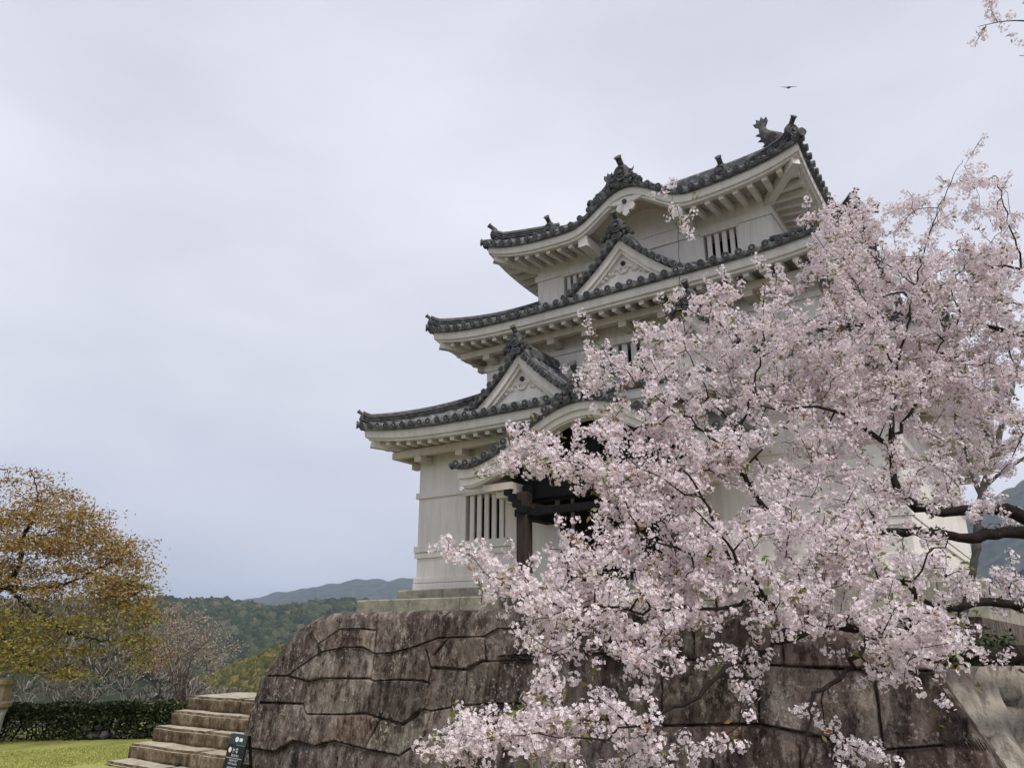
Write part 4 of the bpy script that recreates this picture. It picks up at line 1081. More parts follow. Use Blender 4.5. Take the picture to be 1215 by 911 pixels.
# ------------------------------------------------------------------ hedge with the low stone wall under it
HL = [at(-260, 866, 14.6), at(0, 868, 14.75), at(110, 867, 15.0), at(236, 863, 15.35)]
for p in HL: p.z = 0
cum = [0]
for a, c in zip(HL[:-1], HL[1:]): cum.append(cum[-1]+(c-a).length)
def along(s_):
    for i in range(len(HL)-1):
        if s_ <= cum[i+1]+1e-6: f_ = (s_-cum[i])/(cum[i+1]-cum[i]); return HL[i].lerp(HL[i+1], f_), (HL[i+1]-HL[i]).normalized()
    return HL[-1], (HL[-1]-HL[-2]).normalized()
hedge = empty('clipped_hedge', HL[1], 'dark flat topped clipped hedge running along the far edge of the lawn', 'hedge')
N = 56000; ls = rng.uniform(0, cum[-1], N); cen = np.zeros((N,3)); nrm = np.zeros((N,2))
tab = [along(s_) for s_ in np.linspace(0, cum[-1], 400)]; idx = np.clip((ls/cum[-1]*399).astype(int), 0, 399)
tp = np.array([tuple(a) for a, d in tab])[idx]; td = np.array([tuple(d) for a, d in tab])[idx]
hz = np.where(rng.random(N) < .74, rng.uniform(.33, .60, N), rng.uniform(.01, .4, N)); off = rng.normal(0, .15, N).clip(-.26, .26)
gap = (np.sin(ls*4.1)+np.sin(ls*9.7+1)+np.sin(ls*2.3+2)) ; keepm = (hz > .36+.03*np.sin(ls*3)) | (rng.random(N) < np.clip(.75+.2*gap, .35, 1))
P = np.stack([tp[:,0]-td[:,1]*off, tp[:,1]+td[:,0]*off, hz+.02*np.sin(ls*7)], -1)[keepm]; N = len(P)
def leaf_quads(P, s0, s1, up=.3):
    N = len(P); a = rng.normal(size=(N,3)); a[:,2] *= .7; a /= np.linalg.norm(a, axis=1)[:,None]
    c = np.cross(a, rng.normal(size=(N,3))); c /= np.linalg.norm(c, axis=1)[:,None]; s = rng.uniform(s0, s1, N)[:,None]
    V = np.stack([P-a*s, P+c*s*.42, P+a*s, P-c*s*.42], 1).reshape(-1,3); return V, np.arange(4*N).reshape(-1,4)
V, Fq = leaf_quads(P, .022, .045); part_at(V, Fq, 'foliage', M_HEDGE, hedge, hedge.location, False)
b = MB()
for i in range(70):
    q, d = along(rng.uniform(0, cum[-1])); pts = [q+Vector((rng.normal(0,.04), rng.normal(0,.05), 0))]
    for k in range(4): pts.append(pts[-1]+Vector((rng.normal(0,.05), rng.normal(0,.05), .12)))
    b.tube(pts, [.016,.013,.011,.008,.004], 5)
for i, p in enumerate(b.v): b.v[i] = tuple(Vector(p)-hedge.location)
tag(b.build('stems', M_BARK, hedge), kind='stuff')
M_RUB = mat_noise('dark_rubble_stone', [(.3,(.02,.02,.019)),(.55,(.055,.052,.05)),(.8,(.15,.145,.135))], 6, .95, .6, .02)
lw = empty('low_stone_wall', HL[2], 'low grey rubble wall seen under the right end of the hedge', 'stone wall')
bmj = bmesh.new()
for row in range(2):
    s_ = cum[1]+1.35+(row*.12)
    while s_ < cum[-1]-.05:
        q, d = along(s_); w_ = rng.uniform(.10, .24)
        t_ = rough_box(-w_/2+.01, w_/2-.01, -.11, .11, row*.13, row*.13+.128*rng.uniform(.75,1), .04, .035, s_*3+row, .035)
        bmesh.ops.transform(t_, matrix=Matrix.Translation(q+Vector((-d.y, d.x, 0))*-.10-lw.location) @ Matrix.Rotation(math.atan2(d.y, d.x), 4, 'Z'), verts=t_.verts[:])
        me = bpy.data.meshes.new('tmp'); t_.to_mesh(me); t_.free(); bmj.from_mesh(me); bpy.data.meshes.remove(me); s_ += w_
bm_obj(bmj, 'stones', M_RUB, lw)

# ------------------------------------------------------------------ trees
M_MOSS = mat_island('limb_moss', [(0,(.012,.018,.006)),(.6,(.035,.045,.014)),(1,(.09,.10,.035))], .9, .1)
class Tree:
    """branch graph: hand-laid limbs, then twigs grown to the points where flowers or leaves sit"""
    def __init__(s): s.P = []; s.par = []; s.rad = []; s.lim = []
    def limb(s, pts, parent=None, step=.07, wig=.012):
        """pts: (Vector, radius); joins the nearest existing node unless it is the first"""
        pts = [(Vector(p), r) for p, r in pts]
        prev = -1
        if s.P:
            A = np.array([tuple(p) for p in s.P]); d = np.linalg.norm(A-np.array(tuple(pts[0][0])), axis=1); j = int(d.argmin())
            prev = j
            if d[j] > 1e-3: pts = [(s.P[j].copy(), min(s.rad[j], pts[0][1]))]+pts
        dense = [pts[0]]
        for i in range(len(pts)-1):
            p0 = pts[max(i-1,0)][0]; p1, r1 = pts[i]; p2, r2 = pts[i+1]; p3 = pts[min(i+2,len(pts)-1)][0]
            n = max(1, int((p2-p1).length/step))
            for k in range(1, n+1):
                t = k/n; q = .5*((2*p1)+(p2-p0)*t+(2*p0-5*p1+4*p2-p3)*t*t+(3*p1-p0-3*p2+p3)*t**3)
                rr__ = r1+(r2-r1)*t; dense.append((q+Vector(rng.normal(0, wig, 3))+Vector((0,0,math.sin(len(dense)*.9)*.18*rr__)), rr__*rng.uniform(.86,1.14)))
        for i, (p, r) in enumerate(dense):
            if i == 0 and prev >= 0 and (p-s.P[prev]).length < 1e-3: continue
            s.P.append(p); s.rad.append(r); s.par.append(prev); prev = len(s.P)-1
        s.nskel = len(s.P)
    def grow(s, att, step=.07, wig=.014, rtip=.0037, maxd=9):
        """join attractors (nearest to the limbs first); returns for each the end node"""
        att = np.asarray(att); cap = len(s.P)+len(att)*40; A = np.zeros((cap, 3)); n = len(s.P); A[:n] = [tuple(p) for p in s.P]
        d0 = np.array([np.linalg.norm(A[:n]-a, axis=1).min() for a in att]); ends = [-1]*len(att); n_sk = n
        for q in np.argsort(d0):
            a = att[q]; dv = A[:n]-a; d = np.sqrt((dv**2).sum(1)); j = int(d.argmin())
            dist = d[j]; k = max(1, int(dist/step)); p0 = A[j]; pd = p0-A[s.par[j]] if s.par[j] >= 0 else np.zeros(3)
            pdn = np.linalg.norm(pd); pd = pd/pdn if pdn > 1e-6 else pd
            side = rng.normal(size=3)*.10*dist; prev = j
            for i in range(1, k+1):
                t = i/k; b = 4*t*(1-t)
                p = p0+(a-p0)*t+(pd*.16*dist+side)*b+rng.normal(size=3)*wig*(1 if i < k else 0)
                if n >= cap-1: break
                A[n] = p; s.P.append(Vector(p)); s.par.append(prev); s.rad.append(0.); prev = n; n += 1
            ends[q] = prev
        s.n_sk = n_sk
        acc = np.zeros(n); e = 2.3
        kids = np.zeros(n, int)
        for i in range(n-1, -1, -1):
            if kids[i] == 0: acc[i] += rtip**e
            if s.par[i] >= 0: acc[s.par[i]] += acc[i]; kids[s.par[i]] += 1
        for i in range(n):
            r = acc[i]**(1/e)
            if i < n_sk: s.rad[i] = max(s.rad[i], min(r, s.rad[i]*1.0+.0))
            else:
                s.rad[i] = min(r*.9, s.rad[s.par[i]]*.92) if s.par[i] >= 0 else r
        return ends
    def mesh(s, name, mat, parent, loc, nseg=6, sub=True):
        P = np.array([tuple(p) for p in s.P]); par = np.array(s.par); rad = np.maximum(np.array(s.rad), .0012)
        dirs = np.zeros_like(P); m = par >= 0
        dirs[m] = P[m]-P[par[m]]
        ch = np.zeros_like(P); np.add.at(ch, par[m], dirs[m]); roots = ~m; dirs[roots] = ch[roots]
        dirs /= np.linalg.norm(dirs, axis=1)[:,None]+1e-9
        ref = np.where(np.abs(dirs[:,2:3]) > .9, np.array([[1.,0,0]]), np.array([[0,0,1.]]))
        ea = np.cross(dirs, ref); ea /= np.linalg.norm(ea, axis=1)[:,None]+1e-9; eb = np.cross(dirs, ea)
        ang = np.arange(nseg)*2*PI/nseg
        i1 = np.where(m)[0]; i0 = par[i1]
        r1 = rad[i1]; r0 = np.minimum(rad[i0], np.maximum(r1*1.6, r1+.004))
        first = np.array([True]*len(i1))
        def ring(c, e1, e2, r): return c[:,None]+(e1[:,None]*np.cos(ang)[None,:,None]+e2[:,None]*np.sin(ang)[None,:,None])*r[:,None,None]
        R0 = ring(P[i0]-dirs[i1]*r0[:,None]*.35, ea[i1], eb[i1], r0); R1 = ring(P[i1]+dirs[i1]*r1[:,None]*.25, ea[i1], eb[i1], r1)
        V = np.concatenate([R0, R1], 1).reshape(-1, 3); n = len(i1); k = np.arange(nseg); k2 = (k+1) % nseg
        F = np.stack([k, k2, nseg+k2, nseg+k], -1)[None]+(np.arange(n)*2*nseg)[:,None,None]
        return part_at(V, F.reshape(-1,4), name, mat, parent, loc, True)

def blob_points(blobs, per_area, push=0.):
    out = []
    for bl in blobs:
        px, py, rx, ry, ang, d, den, dd = bl; d += push
        n = rng.poisson(PI*rx*ry*per_area*den*(1.55 if 5.9 < d < 7 else 1.)); a = R(ang)
        for _ in range(n):
            t = rng.uniform(0, 2*PI); q = rng.random()**.55; u, v = rx*q*math.cos(t), ry*q*math.sin(t)
            x, y = px+u*math.cos(a)-v*math.sin(a), py+u*math.sin(a)+v*math.cos(a)
            out.append(tuple(at(x, y, d+rng.uniform(-dd, dd))))
    return np.array(out)

def flower_template():
    V, F, M = [], [], []
    for k in range(5):
        a = 2*PI*k/5; ca, sa = math.cos(a), math.sin(a)
        def r_(x, y, z): return (x*ca-y*sa, x*sa+y*ca, z)
        n = len(V); V += [r_(.08,-.05,0), r_(.62,-.40,.20), r_(1.0,-.10,.24), r_(1.0,.10,.24), r_(.62,.40,.20), r_(.08,.05,0)]
        F += [(n, n+1, n+4, n+5), (n+1, n+2, n+3, n+4)]; M += [0, 0]
    n = len(V)
    for k in range(4): a = PI/2*k; V.append((math.cos(a)*.17, math.sin(a)*.17, .06))
    F.append((n, n+1, n+2, n+3)); M.append(1)
    n = len(V)       # stalk
    V += [(-.05,0,0),(.05,0,0),(.05,0,-1.35),(-.05,0,-1.35)]; F.append((n,n+1,n+2,n+3)); M.append(2)
    n = len(V)
    V += [(0,-.10,-.02),(0,.10,-.02),(0,.05,-.45),(0,-.05,-.45)]; F.append((n,n+1,n+2,n+3)); M.append(1)   # calyx
    return np.array(V), np.array(F), np.array(M)
FV, FF, FM = flower_template()
def frames(N):
    a = rng.uniform(0, 2*PI, N); return a
def umbels(centers, nf, rad, fs, name, parent, loc, mats):
    """each centre carries a ball of flowers on short stalks"""
    C = np.repeat(centers, nf, 0); N = len(C)
    d = rng.normal(size=(N,3)); d[:,2] -= .12; d /= np.linalg.norm(d, axis=1)[:,None]
    rr_ = rad*rng.uniform(.55, 1.12, N)
    pos = C+d*rr_[:,None]
    nv = d+rng.normal(size=(N,3))*.35; nv /= np.linalg.norm(nv, axis=1)[:,None]
    x = np.cross(nv, rng.normal(size=(N,3))); x /= np.linalg.norm(x, axis=1)[:,None]; y = np.cross(nv, x)
    s = fs*rng.uniform(.8, 1.15, N)
    V = pos[:,None]+(x[:,None]*FV[None,:,0:1]+y[:,None]*FV[None,:,1:2]+nv[:,None]*FV[None,:,2:3])*s[:,None,None]
    F = FF[None]+(np.arange(N)*len(FV))[:,None,None]
    o = np_mesh(name, V.reshape(-1,3)-np.array(tuple(loc)), F.reshape(-1,4), mats, np.tile(FM, N), parent, False)
    return o

def cherry(root, tree, sprays, label_bits, per=(6,11), rad=.041, fs=.0128, nf=15, leaf=.16, wood=M_BARK, spread=.38):
    ends = tree.grow(sprays)
    cen = []; lf = []
    for e, a in zip(ends, sprays):
        a = np.array(a); p = np.array(tree.P[tree.par[e]]) if tree.par[e] >= 0 else a-np.array([0,0,.1])
        p2 = tree.P[tree.par[tree.par[e]]] if tree.par[tree.par[e]] >= 0 else p
        d = a-np.array(p2); d = d/(np.linalg.norm(d)+1e-6)
        d = d+rng.normal(size=3)*.30; d /= np.linalg.norm(d)
        bend = rng.normal(size=3)*.22; k = rng.integers(*per); L_ = spread*rng.uniform(.6, 1.2)
        prev = e
        for i in range(k):
            t = i/max(1, k-1); q = a+d*L_*(t-.6)+bend*(t-.6)**2+rng.normal(size=3)*.020
            cen.append(q)
            if rng.random() < leaf: lf.append(q+rng.normal(size=3)*.04)
        for t in (.2, .42, .62):      # the twig tip runs on through the flowers
            q = Vector(a+d*L_*t*.62+bend*t*t*.4); tree.P.append(q); tree.par.append(prev); tree.rad.append(.0026); prev = len(tree.P)-1
    cen = np.array(cen)
    o = umbels(cen, nf, rad, fs, 'blossom', root, root.location, [M_PETAL, M_HEART, M_PEDI]); tag(o, kind='stuff')
    if lf:
        lf = np.repeat(np.array(lf), 4, 0)+rng.normal(size=(len(lf)*4,3))*.022
        V, F = leaf_quads(lf, .016, .030); o = part_at(V, F, 'young_leaves', M_LEAF, root, root.location, False); tag(o, kind='stuff')
    tree.mesh('trunk', wood, root, root.location)
    # moss and small ferns on the upper side of the thick limbs
    A = np.array([tuple(p) for p in tree.P[:tree.n_sk]]); rr_ = np.array(tree.rad[:tree.n_sk]); big = rr_ > .026
    if big.sum():
        q = np.repeat(A[big], 26, 0); r_ = np.repeat(rr_[big], 26); n_ = len(q); th = rng.normal(PI/2, .75, n_); ax = rng.normal(size=(n_,3))*.016
        hd = rng.choice([-1., 1.], n_); q = q+ax+np.stack([np.cos(th)*r_*.8, np.cos(th)*r_*.8*hd, np.sin(th)*r_*1.02], -1)
        keep_ = (np.sin(q[:,0]*9)+np.sin(q[:,1]*7+q[:,2]*8)) > -.2
        V, F = leaf_quads(q[keep_], .006, .017); tag(part_at(V, F, 'moss', M_MOSS, root, root.location, False), kind='stuff')

# ---- the big cherry: trunk just right of the frame, limbs sweeping left in front of the wall
def L3(*q, k=.64): return [(at(x, y, d), r*k) for x, y, d, r in q]
base = at(1455, 1000, 6.3); base.z = 0
ct = empty('cherry_tree', base, 'big cherry tree in full pale pink blossom reaching left across the keep', 'tree', 'blossoming cherry trees')
T = Tree()
T.limb([(base+Vector((0,0,-.1)), .26), (base+Vector((.0,.02,.35)), .215)]+L3((1420,860,6.2,.195),(1375,780,6.1,.18),(1335,738,6.05,.165)), wig=.004)
T.limb(L3((1335,738,6.05,.15),(1275,772,5.85,.125),(1215,776,5.7,.098),(1165,777,5.6,.085),(1120,768,5.5,.07),(1075,755,5.4,.055),(1030,747,5.3,.045),(985,742,5.2,.038),(945,735,5.1,.033),(905,712,5.0,.028),(874,675,4.95,.022),(850,630,4.95,.018),(836,592,4.95,.013),(812,556,4.95,.009)), wig=.005)
T.limb(L3((1335,738,6.05,.12),(1275,735,5.95,.09),(1215,722,5.85,.06),(1165,714,5.8,.05),(1130,722,5.7,.036),(1095,712,5.6,.026),(1070,690,5.5,.018)), wig=.005)
T.limb(L3((1375,780,6.1,.15),(1310,690,6.2,.115),(1260,650,6.2,.095),(1212,630,6.1,.078),(1160,638,6.05,.062),(1110,633,6.0,.055),(1050,630,5.95,.048),(990,634,5.85,.042),(945,628,5.75,.037),(905,600,5.7,.033),(882,562,5.65,.028),(877,522,5.6,.022)), wig=.005)
T.limb(L3((877,522,5.6,.018),(888,478,5.6,.014),(902,425,5.65,.011),(904,382,5.7,.008),(908,335,5.8,.005)))
T.limb(L3((877,522,5.6,.015),(850,482,5.55,.011),(828,446,5.5,.008),(812,402,5.5,.006),(806,345,5.55,.004),(803,262,5.7,.003)))
T.limb(L3((882,562,5.65,.016),(845,522,5.4,.013),(809,492,5.3,.010),(766,462,5.3,.007),(725,425,5.3,.004),(700,395,5.3,.003)))
T.limb(L3((882,562,5.65,.014),(915,520,5.8,.010),(950,488,5.9,.007),(985,470,6.0,.004)))
T.limb(L3((1260,650,6.2,.085),(1205,608,6.3,.078),(1155,605,6.3,.07),(1110,606,6.25,.064),(1080,596,6.2,.058),(1062,575,6.2,.052),(1058,535,6.2,.046),(1059,490,6.2,.034),(1063,440,6.25,.025),(1075,392,6.3,.017),(1088,330,6.35,.012),(1113,248,6.4,.007),(1142,190,6.4,.004)), wig=.006)
T.limb(L3((1058,535,6.2,.036),(1030,512,6.1,.030),(1000,490,6.0,.022),(962,482,5.9,.016),(920,486,5.8,.011),(880,470,5.75,.008)))
T.limb(L3((1059,520,6.2,.026),(1082,488,6.3,.020),(1100,450,6.4,.014),(1120,400,6.5,.010)))
T.limb(L3((1063,440,6.25,.015),(1040,395,6.2,.010),(1018,340,6.15,.007),(985,300,6.1,.004),(950,262,6.0,.003)))
T.limb(L3((1310,690,6.2,.09),(1280,560,6.4,.07),(1262,450,6.5,.055),(1225,402,6.5,.042),(1182,391,6.5,.032),(1145,374,6.45,.024),(1118,362,6.4,.017),(1073,330,6.3,.010),(1018,289,6.2,.006)), wig=.006)
T.limb(L3((1145,374,6.45,.012),(1130,340,6.4,.009),(1152,308,6.4,.006),(1190,275,6.4,.004)))
T.limb(L3((1225,402,6.5,.03),(1215,330,6.6,.02),(1200,270,6.6,.011),(1180,210,6.6,.005)))
T.limb(L3((1262,450,6.5,.05),(1275,250,6.0,.04),(1285,120,5.6,.03),(1262,45,5.35,.018),(1225,27,5.25,.011),(1185,26,5.2,.006),(1160,32,5.2,.003)), wig=.004)
T.limb(L3((1262,45,5.35,.012),(1235,62,5.3,.006),(1210,66,5.3,.003)), wig=.004)
# lower sprays
T.limb(L3((945,735,5.1,.022),(905,705,4.85,.019),(880,672,4.75,.015),(850,632,4.7,.010),(820,600,4.7,.006)))
T.limb(L3((985,742,5.2,.028),(920,765,4.95,.024),(870,790,4.7,.021),(826,822,4.5,.017),(790,845,4.4,.014),(761,858,4.35,.011),(701,875,4.3,.008),(640,872,4.3,.005),(560,875,4.3,.003)))
T.limb(L3((905,712,5.0,.02),(850,722,4.8,.016),(790,725,4.7,.013),(720,722,4.6,.010),(660,718,4.6,.008),(622,703,4.65,.007),(590,688,4.7,.005),(560,662,4.75,.003),(540,648,4.8,.002)))
T.limb(L3((720,722,4.6,.007),(690,750,4.5,.005),(650,790,4.45,.003)))
T.limb(L3((874,675,4.95,.014),(820,655,4.85,.011),(770,640,4.9,.008),(740,600,5.0,.006),(700,560,5.05,.004),(640,545,5.05,.003)))
T.limb(L3((1030,747,5.3,.03),(1010,790,5.0,.022),(965,830,4.8,.016),(960,870,4.7,.010),(950,930,4.6,.006)))
T.limb(L3((1075,755,5.4,.03),(1090,720,5.1,.02),(1085,690,5.0,.013),(1102,660,5.0,.009),(1130,640,5.1,.005)))
T.limb(L3((836,592,4.95,.009),(770,560,5.05,.006),(715,520,5.15,.004)))
BL = [ # photo region where each bunch shows, its distance, density, depth spread
 (1140,215,34,48,10,6.4,.55,.3),(1082,268,50,48,0,6.35,.85,.4),(1012,285,38,32,0,6.2,1.0,.3),(948,250,26,18,20,5.95,.8,.2),(1172,300,46,62,0,6.5,.75,.4),
 (922,322,44,26,0,6.0,1.0,.3),(985,345,58,44,0,6.1,1.25,.4),(1085,370,66,50,0,6.35,1.25,.4),(1182,410,42,55,0,6.6,1.2,.4),(852,345,32,20,0,5.7,1.0,.2),(815,348,20,16,0,5.65,.7,.2),
 (803,250,5,32,-12,5.7,.9,.1),(870,402,68,36,0,5.7,1.4,.4),(965,425,68,46,0,6.0,1.4,.4),(1062,440,66,48,0,6.3,1.2,.4),(1172,485,48,42,0,6.6,1.1,.4),(793,400,26,36,0,5.6,1.2,.2),
 (742,432,50,26,15,5.4,1.3,.25),(694,386,16,8,0,5.4,1.0,.12),(695,440,42,18,0,5.35,1.2,.2),(800,462,58,32,0,5.4,1.4,.3),(890,490,66,36,0,5.6,1.4,.4),(982,490,58,38,0,6.0,1.2,.4),
 (762,500,46,22,0,5.25,1.2,.2),(842,540,66,32,0,5.3,1.4,.35),(930,545,48,30,0,5.7,.7,.3),(1000,555,46,32,0,6.0,.5,.3),(1040,600,50,26,0,6.0,.6,.3),
 (685,528,62,18,-14,5.05,1.4,.2),(632,545,28,14,0,5.05,1.1,.15),(745,562,56,26,20,5.05,1.4,.25),(708,592,16,10,0,5.0,.5,.1),(800,600,58,36,20,4.95,1.5,.3),(882,622,66,36,0,4.85,1.6,.35),
 (962,655,74,30,0,4.9,1.5,.35),(1042,668,54,36,0,5.05,1.2,.3),(1120,645,36,26,0,5.6,.7,.3),(1182,665,32,26,0,5.6,.6,.3),(742,655,46,24,-10,4.9,1.2,.25),(822,678,66,36,0,4.8,1.6,.35),
 (902,705,66,32,0,4.75,1.4,.35),(1002,722,66,30,0,4.8,1.3,.3),(1072,752,50,32,0,4.5,1.7,.25),(1152,768,44,14,0,5.1,.8,.2),(1062,796,46,20,0,4.6,1.1,.2),
 (550,664,22,11,35,4.8,2.4,.12),(532,690,14,5,-20,4.8,2.5,.08),(592,688,46,18,0,4.7,1.3,.2),(655,702,46,26,0,4.6,1.4,.25),(722,708,56,34,0,4.6,1.6,.3),(650,745,36,24,10,4.5,1.3,.2),
 (782,748,56,30,0,4.5,1.2,.3),(632,788,24,7,-28,4.45,3.5,.08),(652,812,22,6,-30,4.45,3.5,.08),(775,785,34,14,0,4.45,1.2,.15),(755,815,16,20,0,4.45,1.0,.12),(850,770,20,36,0,4.6,.9,.15),
 (556,874,34,9,-10,4.3,4.5,.1),(600,868,20,8,0,4.3,3,.1),(640,855,50,13,6,4.3,3.0,.12),(668,885,20,14,0,4.3,1.6,.1),(718,848,18,18,0,4.3,2.2,.1),(745,890,50,14,0,4.25,2.2,.12),(788,832,10,10,0,4.4,1.0,.05),
 (870,850,50,40,0,4.6,.22,.2),(955,872,70,32,0,4.6,.3,.2),(905,800,40,26,0,4.7,.5,.2),(975,775,56,20,0,4.9,.6,.2),(840,890,30,14,0,4.5,.6,.1),(1008,885,30,16,0,4.6,.5,.1),(1180,822,36,20,0,5.9,.3,.2),
 (700,660,34,14,-20,4.75,.9,.2),(610,530,24,10,-20,5.05,.8,.1),(725,762,44,22,0,4.5,.9,.2),(930,590,60,24,0,5.2,.9,.3),(1110,700,40,24,0,5.2,.7,.3),(860,440,120,60,0,5.9,.5,.3),(780,540,80,30,0,5.2,.8,.3),
 (1182,20,30,12,0,5.05,1.3,.08),(1160,32,12,8,0,5.0,1.6,.05),(1207,66,8,12,0,5.1,2.4,.05),(1080,340,110,100,0,6.4,.35,.5),(830,640,120,60,0,5.0,.4,.4),(750,690,120,40,0,4.8,.5,.3)]
BL += [(985,268,32,22,0,6.1,1.1,.3),(1010,612,40,12,0,5.9,.9,.2),(1078,645,36,14,0,5.7,.9,.2),(1135,662,30,16,0,5.4,.9,.2),(1192,655,26,18,0,5.5,.9,.2),(1098,590,40,14,0,6.1,.7,.2),(1000,690,70,24,0,4.8,.9,.3),(1105,335,50,30,0,6.4,.8,.3),(1170,240,30,30,0,6.5,.4,.3)]
BL += [(980,545,46,36,0,5.9,.7,.3),(1035,560,40,30,0,6.0,.6,.3),(1085,535,26,36,0,6.2,.5,.3),(1108,470,40,30,0,6.4,.8,.3),(1000,620,60,24,0,5.6,.7,.3),(860,370,50,30,0,5.8,.7,.3),(1010,255,30,20,0,6.1,.8,.2)]
BL += [(645,537,46,11,-12,5.0,2.6,.15),(625,552,22,8,0,5.0,2.2,.1),(700,562,44,18,10,5.0,1.4,.2),(722,512,34,14,0,5.1,1.4,.2),(690,650,40,12,-15,4.75,1.2,.15),(1130,330,60,50,0,6.5,1.0,.4),(1185,350,36,60,0,6.6,1.1,.4),(1120,430,60,50,0,6.5,1.1,.4),(1190,440,34,50,0,6.7,1.1,.4),(1150,520,50,36,0,6.6,.9,.4),(1190,530,30,40,0,6.6,.8,.3),(1040,350,60,50,0,6.3,.8,.4),(990,420,80,60,0,6.1,.6,.4),(1060,500,60,40,0,6.2,.8,.4),(1010,520,50,40,0,6.0,.7,.3),(1090,570,40,30,0,6.1,.7,.3),(760,500,40,26,0,5.2,.8,.2),(800,545,40,30,0,5.1,.8,.2),(1170,600,34,14,0,6.0,.9,.2),(1190,700,26,16,0,5.6,.9,.2),(1140,735,30,14,0,5.4,.9,.2)]
sp = blob_points(BL, .00158, .20)
cherry(ct, T, sp, None)

# ---- the grey-barked cherry rooted at the terrace corner
g0 = at(1126, 800, 7.6); g0.z = 1.25
gt = empty('cherry_tree', g0, 'slender grey barked cherry rising from the right corner of the terrace wall', 'tree', 'blossoming cherry trees')
T = Tree()
T.limb([(g0, .075)]+L3((1140,742,7.55,.066),(1152,690,7.5,.062),(1159,640,7.5,.06),(1162,600,7.5,.058),(1172,560,7.5,.05),(1184,520,7.5,.045),(1196,478,7.5,.038),(1206,440,7.5,.028),(1222,390,7.5,.018)), wig=.004)
T.limb(L3((1165,590,7.5,.04),(1152,560,7.6,.034),(1142,520,7.6,.026),(1128,480,7.7,.016)), wig=.004)
T.limb(L3((1168,578,7.5,.03),(1190,560,7.4,.026),(1216,542,7.3,.022),(1250,520,7.2,.016)), wig=.004)
BG = [(1180,470,34,34,0,7.4,1.0,.3),(1140,490,30,26,0,7.6,.9,.3),(1125,545,26,22,0,7.5,.8,.3),(1200,620,24,14,0,7.3,.7,.2),(1195,560,22,18,0,7.3,.6,.2),(1180,385,36,40,0,7.5,.8,.3)]
cherry(gt, T, blob_points(BG, .0019), None, wood=M_BARK_G)

# ---- tall brown-leaved tree at the left
lb = at(-95, 880, 15.2); lb.z = -.2
bt = empty('bronze_leaved_tree', lb, 'broad tree with bronze and olive young leaves overhanging the hedge at left', 'tree')
T = Tree()
T.limb([(lb, .26), (lb+Vector((.1,0,.7)), .21)]+L3((-70,775,15.2,.19),(-45,735,15.1,.17),(-20,708,15.0,.15)), wig=.01)
T.limb(L3((-20,708,15,.14),(5,694,14.9,.11),(24,668,14.8,.075),(26,640,14.8,.06),(40,612,14.8,.04),(44,585,14.8,.025),(36,556,14.8,.01)), wig=.015)
T.limb(L3((5,694,14.9,.08),(45,698,14.6,.055),(85,690,14.5,.036),(120,672,14.5,.02),(150,655,14.5,.01)), wig=.015)
T.limb(L3((5,694,14.9,.07),(35,720,14.4,.045),(70,745,14.2,.03),(110,758,14.1,.02),(150,760,14.1,.01)), wig=.015)
T.limb(L3((-20,708,15,.08),(0,750,14.3,.05),(30,785,14,.03),(70,800,13.8,.015),(90,806,13.8,.008)), wig=.015)
T.limb(L3((26,640,14.8,.04),(65,630,15,.028),(105,618,15.1,.016),(140,615,15.1,.008)), wig=.015)
T.limb(L3((-45,735,15.1,.12),(-60,660,15.3,.09),(-50,600,15.4,.06),(-20,565,15.4,.03),(10,556,15.4,.01)), wig=.015)
T.limb(L3((120,672,14.5,.016),(160,700,14.4,.012),(172,740,14.3,.008),(168,780,14.3,.005)), wig=.012)
BB = [(60,622,56,40,-10,14.9,1.0,.7),(35,590,30,32,0,14.9,.6,.4),(108,640,46,34,20,15,1.0,.6),(150,672,26,34,40,14.7,.9,.5),(40,680,56,36,0,14.8,.7,.8),(110,700,56,30,10,14.5,.9,.7),(155,715,26,22,0,14.4,.9,.4),
      (-50,640,60,70,0,15.3,.7,1.0),(6,560,10,5,0,15.3,.8,.2),(10,572,18,4,0,15.3,.8,.2),(52,572,26,14,20,14.9,.5,.3),(90,590,24,10,20,15,.4,.3),(130,640,34,12,40,15,.5,.3),(0,640,30,50,0,15,.8,.6),(60,655,120,60,20,15,.35,1)]
BO = [(60,742,62,24,0,14.2,.8,.7),(20,775,44,30,0,14,.8,.7),(85,800,40,9,0,13.9,.8,.3),(168,758,13,36,0,14.3,1.3,.3),(120,745,40,18,0,14.1,.6,.5),(140,700,40,20,0,14.5,.6,.5),(-40,760,50,50,0,14.3,.7,.8),(5,720,30,30,0,14.6,.5,.6),(178,732,10,18,0,14.3,1,.2),(100,770,40,10,0,14,.5,.4)]
pB = blob_points(BB, .0102); pO = blob_points(BO, .0110)
ends = T.grow(np.concatenate([pB, pO]), .14, .02, .004)
def clump(P, n, s, flat=.55): 
    q = np.repeat(P, n, 0); d = rng.normal(size=q.shape)*np.array([s, s, s*flat]); return q+d
V, F = leaf_quads(clump(pB, 50, .18, .24), .022, .046); tag(part_at(V, F, 'crown', M_BRONZE, bt, bt.location, False), kind='stuff')
V, F = leaf_quads(clump(pO, 46, .19, .28), .022, .046); tag(part_at(V, F, 'lower_crown', M_OLIVE, bt, bt.location, False), kind='stuff')
T.mesh('trunk', M_BARK, bt, bt.location, 6)

